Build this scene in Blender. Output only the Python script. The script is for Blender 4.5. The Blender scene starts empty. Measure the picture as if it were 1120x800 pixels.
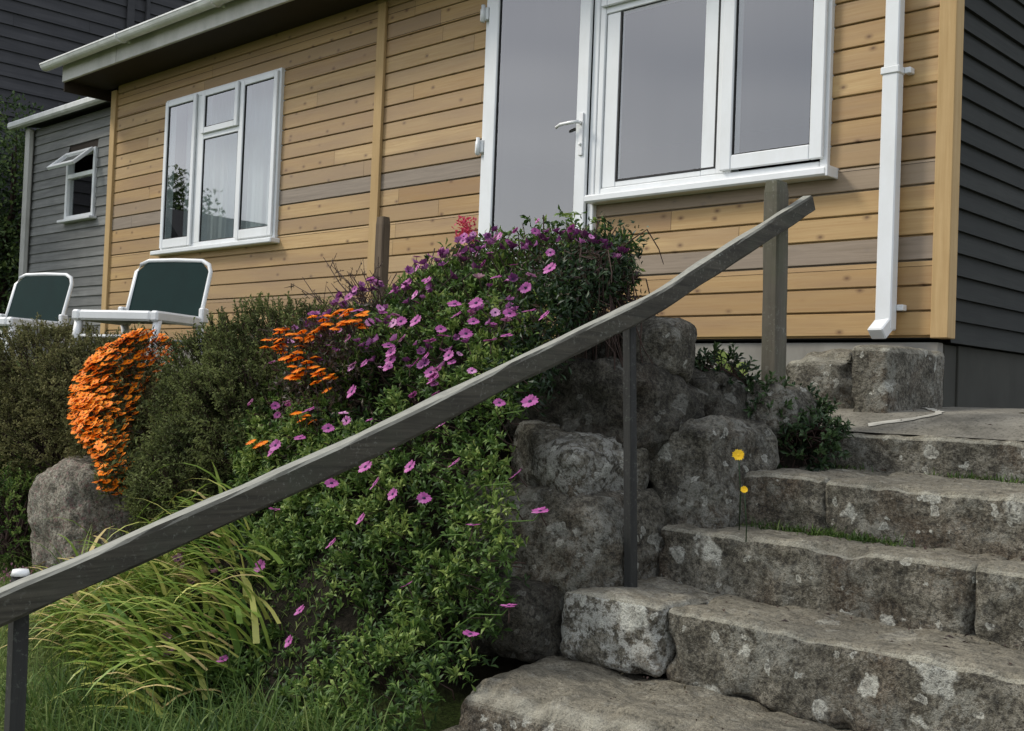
import bpy, math, random
from mathutils import Vector, Matrix, noise
R = math.radians
scene = bpy.context.scene
col = scene.collection

# ------------------------------------------------------------------ camera, light, exposure
cam_d = bpy.data.cameras.new('camera')
cam = bpy.data.objects.new('camera', cam_d)
col.objects.link(cam)
scene.camera = cam
cam_d.sensor_width = 36.0
cam_d.lens = 36.0 * 1250.0 / 1120.0
cam_d.clip_start = 0.05
cam_d.clip_end = 2000
yaw, pitch, roll = R(-43.86), R(1.5), R(2.22)
fw = Vector((math.sin(yaw) * math.cos(pitch), math.cos(yaw) * math.cos(pitch), math.sin(pitch)))
rt = Vector((math.cos(yaw), -math.sin(yaw), 0))
upv = rt.cross(fw)
c_, s_ = math.cos(roll), math.sin(roll)
rt2, up2 = c_ * rt + s_ * upv, -s_ * rt + c_ * upv
cam.matrix_world = Matrix(((rt2.x, up2.x, -fw.x, 0), (rt2.y, up2.y, -fw.y, 0), (rt2.z, up2.z, -fw.z, 0), (0, 0, 0, 1)))

SUN_EL = R(42)
to_sun = Vector((-0.66, -0.50, 0)).normalized() * math.cos(SUN_EL) + Vector((0, 0, math.sin(SUN_EL)))
world = bpy.data.worlds.new('World')
scene.world = world
world.use_nodes = True
wn, wl = world.node_tree.nodes, world.node_tree.links
wn.clear()
w_out = wn.new('ShaderNodeOutputWorld')
w_bg = wn.new('ShaderNodeBackground')
w_bg.inputs['Strength'].default_value = 0.17
sky = wn.new('ShaderNodeTexSky')
sky.sky_type = 'NISHITA'
sky.sun_disc = False
sky.sun_elevation = SUN_EL
sky.sun_rotation = math.atan2(to_sun.x, to_sun.y)
sky.dust_density = 2.0
# broken cloud cover: soft grey cloud over most of the sky
w_tc = wn.new('ShaderNodeTexCoord')
w_map = wn.new('ShaderNodeMapping')
w_map.inputs['Scale'].default_value = (1.6, 1.6, 5.0)
w_n = wn.new('ShaderNodeTexNoise')
w_n.inputs['Scale'].default_value = 1.3
w_n.inputs['Detail'].default_value = 2
w_n.inputs['Roughness'].default_value = 0.55
w_r = wn.new('ShaderNodeValToRGB')
w_r.color_ramp.interpolation = 'EASE'
w_r.color_ramp.elements[0].position = 0.22
w_r.color_ramp.elements[0].color = (3.6, 3.95, 4.75, 1)
w_r.color_ramp.elements[1].position = 0.82
w_r.color_ramp.elements[1].color = (8.0, 8.2, 8.6, 1)
w_mix = wn.new('ShaderNodeMixRGB')
w_mix.inputs['Fac'].default_value = 0.82
wl.new(w_tc.outputs['Generated'], w_map.inputs['Vector'])
wl.new(w_map.outputs['Vector'], w_n.inputs['Vector'])
wl.new(w_n.outputs['Fac'], w_r.inputs['Fac'])
wl.new(sky.outputs['Color'], w_mix.inputs['Color1'])
wl.new(w_r.outputs['Color'], w_mix.inputs['Color2'])
wl.new(w_mix.outputs['Color'], w_bg.inputs['Color'])
wl.new(w_bg.outputs['Background'], w_out.inputs['Surface'])

sun_d = bpy.data.lights.new('sun', 'SUN')
sun_d.energy = 2.3
sun_d.angle = R(12)
sun_d.color = (1.0, 0.95, 0.86)
sun = bpy.data.objects.new('sun', sun_d)
col.objects.link(sun)
sun.rotation_euler = (-to_sun).to_track_quat('-Z', 'Y').to_euler()

scene.view_settings.view_transform = 'Standard'
scene.view_settings.look = 'None'
scene.view_settings.exposure = 0.30
scene.view_settings.gamma = 1.0
scene.cycles.max_bounces = 8
scene.cycles.transparent_max_bounces = 12

# ------------------------------------------------------------------ helpers
def fbm(p, o=4):
    a, s, v = 1.0, 0.0, 0.0
    q = Vector(p)
    for k in range(o):
        v += a * noise.noise(q)
        s += a
        a *= 0.5
        q = q * 2.03 + Vector((3.1, 1.7, 9.2))
    return v / s

class MB:
    """collects faces and links them as ONE mesh object"""
    def __init__(s):
        s.v, s.f, s.m, s.sm, s.a, s.b = [], [], [], [], [], []
    def add(s, vs, fs, a=0.5, b=0.0, m=0, smooth=False):
        o = len(s.v)
        s.v += [tuple(p) for p in vs]
        for f in fs:
            s.f.append(tuple(i + o for i in f))
            s.m.append(m); s.sm.append(smooth); s.a.append(a); s.b.append(b)
    def box(s, lo, hi, bv=0.004, a=0.5, b=0.0, m=0, mat=None):
        c = [(l + h) / 2 for l, h in zip(lo, hi)]
        h = [(h_ - l) / 2 for l, h_ in zip(lo, hi)]
        bv = min(bv, min(h) * 0.45)
        vs, idx = [], {}
        for sx in (-1, 1):
            for sy in (-1, 1):
                for sz in (-1, 1):
                    for ax in range(3):
                        sg = (sx, sy, sz)
                        p = [c[k] + sg[k] * (h[k] if k == ax else h[k] - bv) for k in range(3)]
                        idx[(sg, ax)] = len(vs)
                        vs.append(Vector(p) if mat is None else mat @ Vector(p))
        fs = []
        for ax in range(3):
            o1, o2 = [k for k in range(3) if k != ax]
            for sg in (-1, 1):
                q = []
                for (u, w) in ((-1, -1), (1, -1), (1, 1), (-1, 1)):
                    t = [0, 0, 0]; t[ax] = sg; t[o1] = u; t[o2] = w
                    q.append(idx[(tuple(t), ax)])
                fl = (sg > 0) == (ax != 1)
                fs.append(q if fl else q[::-1])
        for ax in range(3):
            o1, o2 = [k for k in range(3) if k != ax]
            for u in (-1, 1):
                for w in (-1, 1):
                    t0 = [0, 0, 0]; t0[ax] = -1; t0[o1] = u; t0[o2] = w
                    t1 = list(t0); t1[ax] = 1
                    t0, t1 = tuple(t0), tuple(t1)
                    fs.append([idx[(t0, o1)], idx[(t1, o1)], idx[(t1, o2)], idx[(t0, o2)]])
        for sx in (-1, 1):
            for sy in (-1, 1):
                for sz in (-1, 1):
                    fs.append([idx[((sx, sy, sz), k)] for k in range(3)])
        s.add(vs, fs, a, b, m)
    def beam(s, p0, p1, w, h, up=(0, 0, 1), bv=0.004, a=0.5, b=0.0, m=0):
        p0, p1 = Vector(p0), Vector(p1)
        d = p1 - p0
        y = d.normalized()
        x = y.cross(Vector(up)).normalized()
        z = x.cross(y)
        M = Matrix(((x.x, y.x, z.x, p0.x), (x.y, y.y, z.y, p0.y), (x.z, y.z, z.z, p0.z), (0, 0, 0, 1)))
        s.box((-w / 2, 0, -h / 2), (w / 2, d.length, h / 2), bv, a, b, m, M)
    def tube(s, pts, rad, n=8, a=0.5, b=0.0, m=0, cap=True):
        pts = [Vector(p) for p in pts]
        if not hasattr(rad, '__len__'):
            rad = [rad] * len(pts)
        vs, fs = [], []
        ref = Vector((0.31, 0.2, 0.93))
        for i, p in enumerate(pts):
            d = (pts[min(i + 1, len(pts) - 1)] - pts[max(i - 1, 0)]).normalized()
            x = d.cross(ref)
            if x.length < 0.05:
                x = d.cross(Vector((1, 0, 0)))
            x.normalize()
            y = d.cross(x)
            for k in range(n):
                t = 2 * math.pi * k / n
                vs.append(p + (x * math.cos(t) + y * math.sin(t)) * rad[i])
        for i in range(len(pts) - 1):
            for k in range(n):
                k2 = (k + 1) % n
                fs.append((i * n + k, i * n + k2, (i + 1) * n + k2, (i + 1) * n + k))
        if cap:
            fs.append(tuple(range(n))[::-1])
            fs.append(tuple((len(pts) - 1) * n + k for k in range(n)))
        s.add(vs, fs, a, b, m, True)
    def quad(s, p, a=0.5, b=0.0, m=0):
        s.add(p, [(0, 1, 2, 3)], a, b, m)
    def ring(s, x0, x1, z0, z1, y0, y1, w, wb=None, wt=None, bv=0.006):
        """rectangular frame in the X-Z plane, butt jointed"""
        wb = wb or w
        wt = wt or w
        s.box((x0, y0, z0), (x0 + w, y1, z1), bv)
        s.box((x1 - w, y0, z0), (x1, y1, z1), bv)
        s.box((x0 + w, y0 + .0015, z0), (x1 - w, y1, z0 + wb), bv)
        s.box((x0 + w, y0 + .0015, z1 - wt), (x1 - w, y1, z1), bv)
    def build(s, name, mats, parent=None, recalc=False, local=False):
        me = bpy.data.meshes.new(name)
        off = Vector((0, 0, 0))
        if not local:
            q = parent
            while q is not None:
                off += q.location
                q = q.parent
        me.from_pydata([(x - off.x, y - off.y, z - off.z) for x, y, z in s.v], [], s.f)
        if not isinstance(mats, (list, tuple)):
            mats = [mats]
        for mt in mats:
            me.materials.append(mt)
        me.polygons.foreach_set('material_index', s.m)
        me.polygons.foreach_set('use_smooth', s.sm)
        for nm, dat in (('tint', s.a), ('grey', s.b)):
            at = me.attributes.new(nm, 'FLOAT', 'FACE')
            at.data.foreach_set('value', dat)
        if recalc:
            import bmesh
            bm = bmesh.new(); bm.from_mesh(me)
            bmesh.ops.recalc_face_normals(bm, faces=bm.faces)
            bm.to_mesh(me); bm.free()
        me.update()
        o = bpy.data.objects.new(name, me)
        col.objects.link(o)
        if parent is not None:
            o.parent = parent
        return o

def tag(o, label=None, cat=None, group=None, kind=None):
    if label: o['label'] = label
    if cat: o['category'] = cat
    if group: o['group'] = group
    if kind: o['kind'] = kind
    return o

def thing(name, loc, label, cat, group=None):
    o = bpy.data.objects.new(name, None)
    o.empty_display_size = 0.2
    col.objects.link(o)
    o.location = loc
    return tag(o, label, cat, group)

def copy_tree(o, parent=None):
    c = o.copy()
    col.objects.link(c)
    if parent is not None:
        c.parent = parent
    for ch in list(o.children):
        copy_tree(ch, c)
    return c

# ------------------------------------------------------------------ materials
class NT:
    def __init__(s, name):
        s.mat = bpy.data.materials.new(name)
        s.mat.use_nodes = True
        s.n, s.l = s.mat.node_tree.nodes, s.mat.node_tree.links
        s.bsdf = s.n['Principled BSDF']
        s.out = s.n['Material Output']
    def new(s, t, **kw):
        nd = s.n.new(t)
        for k, v in kw.items():
            setattr(nd, k, v)
        return nd
    def put(s, sock, v):
        if isinstance(v, bpy.types.NodeSocket):
            s.l.new(v, sock)
        else:
            sock.default_value = v
    def coord(s, scale=(1, 1, 1), obj=True):
        tc = s.new('ShaderNodeTexCoord')
        mp = s.new('ShaderNodeMapping')
        mp.inputs['Scale'].default_value = scale
        s.l.new(tc.outputs['Object'], mp.inputs['Vector'])
        return mp.outputs['Vector']
    def attr(s, nm):
        return s.new('ShaderNodeAttribute', attribute_name=nm).outputs['Fac']
    def noise(s, vec, scale, detail=4, rough=0.55, dist=0.0, w=None):
        nd = s.new('ShaderNodeTexNoise')
        if w is not None:
            nd.noise_dimensions = '4D'
            s.put(nd.inputs['W'], w)
        s.l.new(vec, nd.inputs['Vector'])
        nd.inputs['Scale'].default_value = scale
        nd.inputs['Detail'].default_value = detail
        nd.inputs['Roughness'].default_value = rough
        nd.inputs['Distortion'].default_value = dist
        return nd.outputs['Fac']
    def vor(s, vec, scale, out='Distance', feature='F1', rnd=1.0):
        nd = s.new('ShaderNodeTexVoronoi', feature=feature)
        s.l.new(vec, nd.inputs['Vector'])
        nd.inputs['Scale'].default_value = scale
        nd.inputs['Randomness'].default_value = rnd
        return nd.outputs[out]
    def ramp(s, fac, stops, interp='LINEAR'):
        nd = s.new('ShaderNodeValToRGB')
        nd.color_ramp.interpolation = interp
        e = nd.color_ramp.elements
        while len(e) < len(stops):
            e.new(0.5)
        for k, (p, c) in enumerate(stops):
            e[k].position = p
            e[k].color = (c, c, c, 1) if not hasattr(c, '__len__') else (*c, 1)
        s.put(nd.inputs['Fac'], fac)
        return nd.outputs['Color']
    def mix(s, fac, a, b, mode='MIX'):
        nd = s.new('ShaderNodeMixRGB', blend_type=mode)
        s.put(nd.inputs['Fac'], fac)
        for k, v in (('Color1', a), ('Color2', b)):
            s.put(nd.inputs[k], v if isinstance(v, bpy.types.NodeSocket) else (*v, 1))
        return nd.outputs['Color']
    def math(s, op, a, b=0.0, c=0.0, clamp=False):
        nd = s.new('ShaderNodeMath', operation=op, use_clamp=clamp)
        for k, v in enumerate((a, b, c)):
            s.put(nd.inputs[k], v)
        return nd.outputs[0]
    def bump(s, h, strength=0.4, dist=0.01, nrm=None):
        nd = s.new('ShaderNodeBump')
        nd.inputs['Strength'].default_value = strength
        nd.inputs['Distance'].default_value = dist
        s.put(nd.inputs['Height'], h)
        if nrm is not None:
            s.l.new(nrm, nd.inputs['Normal'])
        s.l.new(nd.outputs['Normal'], s.bsdf.inputs['Normal'])
        return nd.outputs['Normal']
    def fin(s, color=None, rough=0.6, spec=0.4):
        if color is not None:
            s.put(s.bsdf.inputs['Base Color'], color if isinstance(color, bpy.types.NodeSocket) else (*color, 1))
        s.put(s.bsdf.inputs['Roughness'], rough)
        s.bsdf.inputs['Specular IOR Level'].default_value = spec
        return s.mat

def m_cladding():
    t = NT('oiled_pine_cladding')
    a, g = t.attr('tint'), t.attr('grey')
    w = t.math('MULTIPLY', a, 37.0)
    v1 = t.coord((1.2, 1, 34))
    gr = t.noise(v1, 2.2, 6, 0.6, 0.6, w=w)
    v2 = t.coord((0.6, 1, 5))
    bl = t.noise(v2, 1.6, 3, 0.5, 0.0, w=w)
    base = t.ramp(a, [(0.0, (.30, .185, .075)), (0.3, (.43, .285, .122)), (0.55, (.36, .232, .098)), (0.8, (.46, .31, .135)), (1.0, (.50, .345, .16))])
    c = t.mix(t.ramp(gr, [(0.35, 0.0), (0.75, 1.0)]), base, (.30, .165, .06))
    c = t.mix(0.65, base, c)
    c = t.mix(t.ramp(bl, [(0.42, 0.0), (0.72, 0.7)]), c, (.25, .155, .085))
    # knots
    vk = t.coord((5.0, 1, 8.0))
    off = t.new('ShaderNodeVectorMath', operation='ADD')
    t.l.new(vk, off.inputs[0])
    cb = t.new('ShaderNodeCombineXYZ')
    t.put(cb.inputs['X'], t.math('MULTIPLY', a, 23.0))
    t.put(cb.inputs['Z'], t.math('MULTIPLY', a, 51.0))
    t.l.new(cb.outputs[0], off.inputs[1])
    sx = t.new('ShaderNodeSeparateXYZ'); t.l.new(off.outputs[0], sx.inputs[0])
    c2 = t.new('ShaderNodeCombineXYZ'); t.l.new(sx.outputs['X'], c2.inputs['X']); t.l.new(sx.outputs['Z'], c2.inputs['Y'])
    vn = t.new('ShaderNodeTexVoronoi', voronoi_dimensions='2D')
    t.l.new(c2.outputs[0], vn.inputs['Vector'])
    vn.inputs['Scale'].default_value = 0.85
    keep = t.new('ShaderNodeSeparateColor')
    t.l.new(vn.outputs['Color'], keep.inputs[0])
    kk = t.ramp(keep.outputs[0], [(0.50, 0.0), (0.55, 1.0)])
    kd = t.ramp(vn.outputs['Distance'], [(0.025, 1.0), (0.055, 0.55), (0.14, 0.0)])
    c = t.mix(t.math('MULTIPLY', t.math('MULTIPLY', kd, kk), 0.85), c, (.10, .045, .018))
    # weathered grey boards, with the left end's light falloff mixed in
    gn = t.ramp(gr, [(0.3, (.17, .135, .10)), (0.7, (.27, .22, .17))])
    c = t.mix(g, c, gn)
    t.bump(gr, 0.25, 0.004)
    return t.fin(c, t.ramp(gr, [(0.3, 0.5), (0.8, 0.7)]), 0.35)

def m_weathered(name, dark, light, along='X', sc=1.0, lich=0.0, green=None, rough=0.8, top=None):
    t = NT(name)
    a = t.attr('tint')
    s3 = {'X': (1.2, 22, 22), 'Y': (22, 1.2, 22), 'Z': (22, 22, 1.2)}[along]
    v = t.coord(tuple(q * sc for q in s3))
    gr = t.noise(v, 1.8, 6, 0.65, 0.5, w=t.math('MULTIPLY', a, 19.0))
    v0 = t.coord((1, 1, 1))
    bl = t.noise(v0, 3.2, 4, 0.6, 0.2)
    c = t.mix(t.ramp(gr, [(0.3, 0.0), (0.72, 1.0)]), dark, light)
    c = t.mix(t.ramp(bl, [(0.35, 0.0), (0.75, 0.55)]), c, dark)
    c = t.mix(t.math('MULTIPLY', a, 0.35), c, tuple(q * 0.65 for q in dark))
    if green:
        c = t.mix(t.ramp(t.noise(v0, 6.0, 5, 0.6), [(0.45, 0.0), (0.7, 0.7)]), c, green)
    if lich:
        sp = t.noise(v0, 62.0, 5, 0.75, 0.2)
        ar = t.noise(v0, 7.0, 3, 0.6)
        k = t.math('MULTIPLY', t.ramp(sp, [(0.56, 0.0), (0.66, 1.0)]), t.ramp(ar, [(0.42, 0.0), (0.6, 1.0)]))
        c = t.mix(t.math('MULTIPLY', k, lich), c, (.34, .35, .30))
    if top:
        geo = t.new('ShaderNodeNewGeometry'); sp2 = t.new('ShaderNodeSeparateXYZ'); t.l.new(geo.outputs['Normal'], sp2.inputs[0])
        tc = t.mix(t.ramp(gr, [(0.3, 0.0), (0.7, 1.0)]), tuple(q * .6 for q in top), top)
        c = t.mix(t.ramp(sp2.outputs['Z'], [(0.55, 0.0), (0.85, 0.9)]), c, tc)  # up-facing faces painted paler, imitating light from above
    t.bump(gr, 0.5, 0.004)
    return t.fin(c, rough, 0.25)

def m_plain(name, c, rough=0.4, spec=0.5, dirt=None, amount=0.5, sc=3.0, metal=0.0):
    t = NT(name)
    v = t.coord((1, 1, 0.5))
    k = t.ramp(t.noise(v, sc, 5, 0.65), [(0.42, 0.0), (0.75, amount)])
    cc = t.mix(k, c, dirt or tuple(q * 0.75 for q in c))
    t.bsdf.inputs['Metallic'].default_value = metal
    return t.fin(cc, rough, spec)

def m_stone(name='lichen_granite', worn=True, tone=1.0, lich=1.0, pink=0.0, crust=0.0):
    t = NT(name)
    def S(c): return tuple(q * tone for q in c)
    v = t.coord((1, 1, 1))
    n1 = t.noise(v, 2.6, 6, 0.62, 0.3)
    n2 = t.noise(v, 11.0, 6, 0.7, 0.2)
    n3 = t.noise(v, 60.0, 4, 0.75)
    c = t.ramp(n2, [(0.30, S((.034, .031, .023))), (0.48, S((.122, .110, .082))), (0.68, S((.26, .24, .19)))])
    c = t.mix(t.ramp(n1, [(0.50, 0.0), (0.64, 0.6)]), c, S((.105, .070, .042)))
    # speckle of the grain
    c = t.mix(t.ramp(n3, [(0.40, 0.75), (0.52, 0.0)]), c, S((.022, .020, .018)))
    c = t.mix(t.ramp(n3, [(0.55, 0.0), (0.68, 0.55)]), c, S((.31, .30, .26)))
    # grey-green crust lichen in big patches
    pa = t.noise(v, 4.3, 5, 0.6, 0.4)
    pb = t.noise(v, 26.0, 5, 0.75, 0.3)
    k = t.math('MULTIPLY', t.ramp(pa, [(0.50 - crust, 0.0), (0.60 - crust, 1.0)]), t.ramp(pb, [(0.45, 0.0), (0.54, 1.0)]))
    c = t.mix(t.math('MULTIPLY', k, min(1.0, (0.55 + 2 * crust) * lich)), c, S((.30 + crust, .295 + crust, .25 + crust)))
    # round white lichen rosettes
    dn = t.new('ShaderNodeTexNoise'); dn.inputs['Scale'].default_value = 24.0; dn.inputs['Detail'].default_value = 4
    t.l.new(v, dn.inputs['Vector'])
    dv = t.new('ShaderNodeVectorMath', operation='MULTIPLY_ADD')
    t.l.new(dn.outputs['Color'], dv.inputs[0]); dv.inputs[1].default_value = (.07, .07, .07); t.l.new(v, dv.inputs[2])
    for sc_, r_, th in ((3.6, 0.26, 0.66), (7.0, 0.27, 0.66), (18.0, 0.30, 0.70)):
        vn = t.new('ShaderNodeTexVoronoi'); vn.inputs['Scale'].default_value = sc_
        t.l.new(dv.outputs[0], vn.inputs['Vector'])
        sp = t.new('ShaderNodeSeparateColor'); t.l.new(vn.outputs['Color'], sp.inputs[0])
        kk = t.math('MULTIPLY', t.ramp(sp.outputs[0], [(th, 0.0), (th + .02, 1.0)]), t.ramp(vn.outputs['Distance'], [(r_ - .14, .55), (r_ - .06, 1.0), (r_, 0.0)]))
        kk = t.math('MULTIPLY', kk, t.ramp(n3, [(0.36, 0.25), (0.50, 1.0)]))
        c = t.mix(t.math('MULTIPLY', kk, min(1.0, 0.9 * lich)), c, S((.50, .495, .43)))
    if worn:
        geo = t.new('ShaderNodeAttribute', attribute_name='grey').outputs['Fac']
        tn = t.noise(t.coord((1, 2.5, 1)), 9.0, 6, 0.7, 0.3)
        tc = t.ramp(tn, [(0.30, S((.105, .095, .072))), (0.55, S((.235, .21, .155))), (0.75, S((.36, .33, .25)))])
        tc = t.mix(t.ramp(n3, [(0.38, 0.6), (0.5, 0.0)]), tc, S((.06, .055, .042)))
        ed = t.math('MULTIPLY', t.ramp(geo, [(0.02, 0.0), (0.35, 1.0), (0.75, 1.0), (0.98, 0.0)]), t.ramp(n2, [(0.3, 0.2), (0.6, 0.9)]))
        c = t.mix(t.math('MULTIPLY', geo, t.ramp(n1, [(0.3, 0.95), (0.7, 0.6)])), c, tc)
        c = t.mix(ed, c, S((.36, .34, .27)))
    if pink:
        pn = t.noise(v, 45.0, 3, 0.6)
        c = t.mix(t.ramp(pn, [(0.56, 0.0), (0.63, pink)]), c, (.30, .13, .14))
    n4 = t.noise(v, 170.0, 3, 0.7)
    c = t.mix(t.ramp(n4, [(0.38, 0.45), (0.47, 0.0)]), c, S((.030, .027, .022)))
    c = t.mix(t.ramp(n4, [(0.58, 0.0), (0.68, 0.3)]), c, S((.33, .32, .27)))
    h = t.math('ADD', t.math('MULTIPLY', n2, 1.0), t.math('MULTIPLY', n3, 0.6))
    t.bump(h, 1.0, 0.026)
    return t.fin(c, 0.9, 0.2)

def m_leaf(name, lo, mid, hi, spec=0.4, rough=0.5, trans=0.25):
    t = NT(name)
    a = t.attr('tint')
    c = t.ramp(a, [(0.0, lo), (0.5, mid), (1.0, hi)])
    t.fin(c, rough, spec)
    tr = t.new('ShaderNodeBsdfTranslucent')
    t.l.new(c, tr.inputs['Color'])
    mx = t.new('ShaderNodeMixShader')
    mx.inputs['Fac'].default_value = trans
    t.l.new(t.bsdf.outputs[0], mx.inputs[1])
    t.l.new(tr.outputs[0], mx.inputs[2])
    t.l.new(mx.outputs[0], t.out.inputs['Surface'])
    return t.mat

def m_glass():
    t = NT('window_glass')
    tr = t.new('ShaderNodeBsdfTransparent'); tr.inputs['Color'].default_value = (.80, .84, .84, 1)
    gl = t.new('ShaderNodeBsdfGlossy'); gl.inputs['Roughness'].default_value = 0.015; gl.inputs['Color'].default_value = (1, 1, 1, 1)
    fr = t.new('ShaderNodeFresnel'); fr.inputs['IOR'].default_value = 1.5
    k = t.math('MULTIPLY_ADD', fr.outputs[0], 1.9, 0.085, clamp=True)
    k = t.math('MULTIPLY', k, t.math('SUBTRACT', 1.0, t.new('ShaderNodeNewGeometry').outputs['Backfacing']))
    k = t.math('MULTIPLY', k, t.ramp(t.noise(t.coord((14, 1, .6)), 1.5, 4, 0.6), [(0.3, 0.98), (0.7, 1.01)]))
    mx = t.new('ShaderNodeMixShader')
    t.l.new(k, mx.inputs[0]); t.l.new(tr.outputs[0], mx.inputs[1]); t.l.new(gl.outputs[0], mx.inputs[2])
    t.l.new(mx.outputs[0], t.out.inputs['Surface'])
    return t.mat

M = {}
M['clad'] = m_cladding()
M['trim'] = m_weathered('pine_trim', (.38, .25, .11), (.54, .38, .19), 'Z', 1.0)
M['dark_clad'] = m_weathered('dark_stained_boards', (.013, .014, .011), (.031, .032, .026), 'Y', 0.7)
M['shed_clad'] = m_weathered('silvered_boards', (.13, .13, .122), (.30, .30, .28), 'X', 0.7)
M['slate_clad'] = m_weathered('black_boards', (.034, .034, .036), (.072, .070, .072), 'Y', 0.5)
M['soffit'] = m_plain('dark_brown_soffit', (.035, .026, .019), 0.8, 0.2)
M['roof'] = m_plain('grey_roof_felt', (.06, .06, .062), 0.9, 0.2)
M['white'] = m_plain('white_upvc', (.70, .715, .715), 0.3, 0.5, (.56, .56, .53), 0.45, 5.0)
M['gutter'] = m_plain('dull_white_gutter', (.72, .72, .69), 0.4, 0.5, (.40, .40, .36), 0.7, 4.0)
M['fascia'] = m_plain('grubby_fascia', (.48, .47, .43), 0.6, 0.4, (.27, .265, .23), 0.8, 3.0)
M['gasket'] = m_plain('black_gasket', (.015, .015, .015), 0.6, 0.3)
M['glass'] = m_glass()
M['curtain'] = m_plain('net_curtain', (.62, .63, .62), 0.9, 0.1)
M['blind'] = m_plain('grey_blind', (.36, .37, .385), 0.9, 0.1)
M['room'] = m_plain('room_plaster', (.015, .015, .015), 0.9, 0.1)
M['metal'] = m_plain('satin_metal', (.72, .72, .71), 0.3, 0.6)
M['dark_concrete'] = m_plain('dark_concrete', (.050, .049, .040), 0.9, 0.2, (.03, .03, .024), 0.9, 2.5)  # far darker concrete, used for the side plinth
M['concrete'] = m_plain('plinth_concrete', (.30, .285, .25), 0.9, 0.2, (.15, .14, .12), 0.9, 2.5)
M['stone'] = m_stone()
M['rock'] = m_stone('shaded_dark_rock', False, 0.42, 0.6)  # dark rock, toned down further to paint in shade under the bush
M['caprock'] = m_stone('pale_cap_rock', False, 0.92, 1.0, crust=.09)
M['palestone'] = m_stone('white_lichen_block', True, 1.1, 1.1, crust=0.13)
M['mossrock'] = m_stone('lichened_rock', False, 0.82, 1.0, crust=0.03)
M['boulder'] = m_stone('thrift_boulder', False, 1.5, 0.3, 0.35)
M['rail'] = m_weathered('old_rail_wood', (.022, .020, .015), (.105, .094, .070), 'Y', 1.4, 0.3, (.05, .052, .036), top=(.33, .325, .275))  # top tone paints sky and sun light onto the rail's upper face
M['post'] = m_weathered('old_post_wood', (.075, .066, .050), (.17, .152, .115), 'Z', 1.0, 0.35, (.08, .082, .05))
M['stake'] = m_weathered('brown_stake_wood', (.070, .048, .030), (.20, .15, .10), 'Z', 1.0)
M['darkpost'] = m_weathered('dark_post_wood', (.022, .022, .020), (.052, .051, .047), 'Z', 1.0, 0.2)
M['resin'] = m_plain('white_resin', (.74, .74, .72), 0.35, 0.5, (.55, .55, .52), 0.5, 6.0)
M['canvas'] = m_plain('bottle_green_sling', (.006, .022, .020), 0.8, 0.15, (.005, .016, .015), 0.6, 9.0)
M['stem'] = m_plain('brown_stem', (.055, .034, .026), 0.8, 0.2, (.03, .02, .017), 0.8, 12)
M['straw'] = m_plain('dry_straw', (.46, .36, .15), 0.8, 0.2)
M['soil'] = m_plain('dark_soil', (.030, .024, .017), 0.95, 0.1, (.016, .013, .01), 0.8, 6)
M['oleaf'] = m_leaf('daisy_leaf', (.020, .045, .011), (.085, .155, .030), (.27, .34, .085), 0.25, 0.55, 0.3)
M['heath'] = m_leaf('heath_leaf', (.036, .040, .014), (.105, .108, .040), (.23, .215, .09), 0.12, 0.7)
M['heath2'] = m_leaf('olive_shrub_leaf', (.024, .034, .012), (.078, .096, .032), (.175, .20, .068), 0.12, 0.7)
M['bronze'] = m_leaf('bronze_leaf', (.025, .016, .014), (.058, .034, .028), (.09, .075, .04))
M['lily'] = m_leaf('strap_leaf', (.06, .13, .018), (.20, .29, .045), (.52, .50, .14))
M['grass'] = m_leaf('grass_blade', (.026, .055, .012), (.075, .13, .026), (.20, .24, .07), 0.2, 0.6)
M['lawn'] = m_leaf('lawn_blade', (.05, .09, .02), (.12, .18, .045), (.24, .28, .09), 0.15, 0.7)
M['hedge'] = m_leaf('hedge_leaf', (.020, .038, .012), (.065, .11, .028), (.18, .23, .065))
M['fern'] = m_leaf('dark_leaf', (.010, .024, .009), (.022, .048, .015), (.05, .088, .026))
def petal(nm, a, b, c): return m_leaf(nm, a, b, c, 0.25, 0.6, 0.3)
M['pink'] = petal('pink_petal', (.28, .05, .20), (.48, .12, .36), (.70, .36, .58))
M['plum'] = petal('plum_petal', (.07, .014, .06), (.13, .028, .10), (.22, .06, .17))
M['mauve'] = petal('mauve_petal', (.10, .02, .09), (.24, .06, .20), (.46, .18, .40))
M['faded'] = petal('faded_petal', (.14, .06, .08), (.26, .12, .16), (.36, .22, .24))
M['orange'] = petal('orange_petal', (.80, .17, .004), (.92, .27, .008), (.95, .37, .016))
M['red'] = petal('crimson_petal', (.40, .02, .05), (.55, .05, .10), (.62, .12, .18))
M['yellow'] = petal('yellow_petal', (.80, .45, .01), (.85, .55, .02), (.88, .62, .05))
M['eye'] = m_plain('dark_flower_eye', (.035, .02, .05), 0.8, 0.2)
M['oeye'] = m_plain('brown_flower_eye', (.16, .05, .01), 0.8, 0.2)

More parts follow.
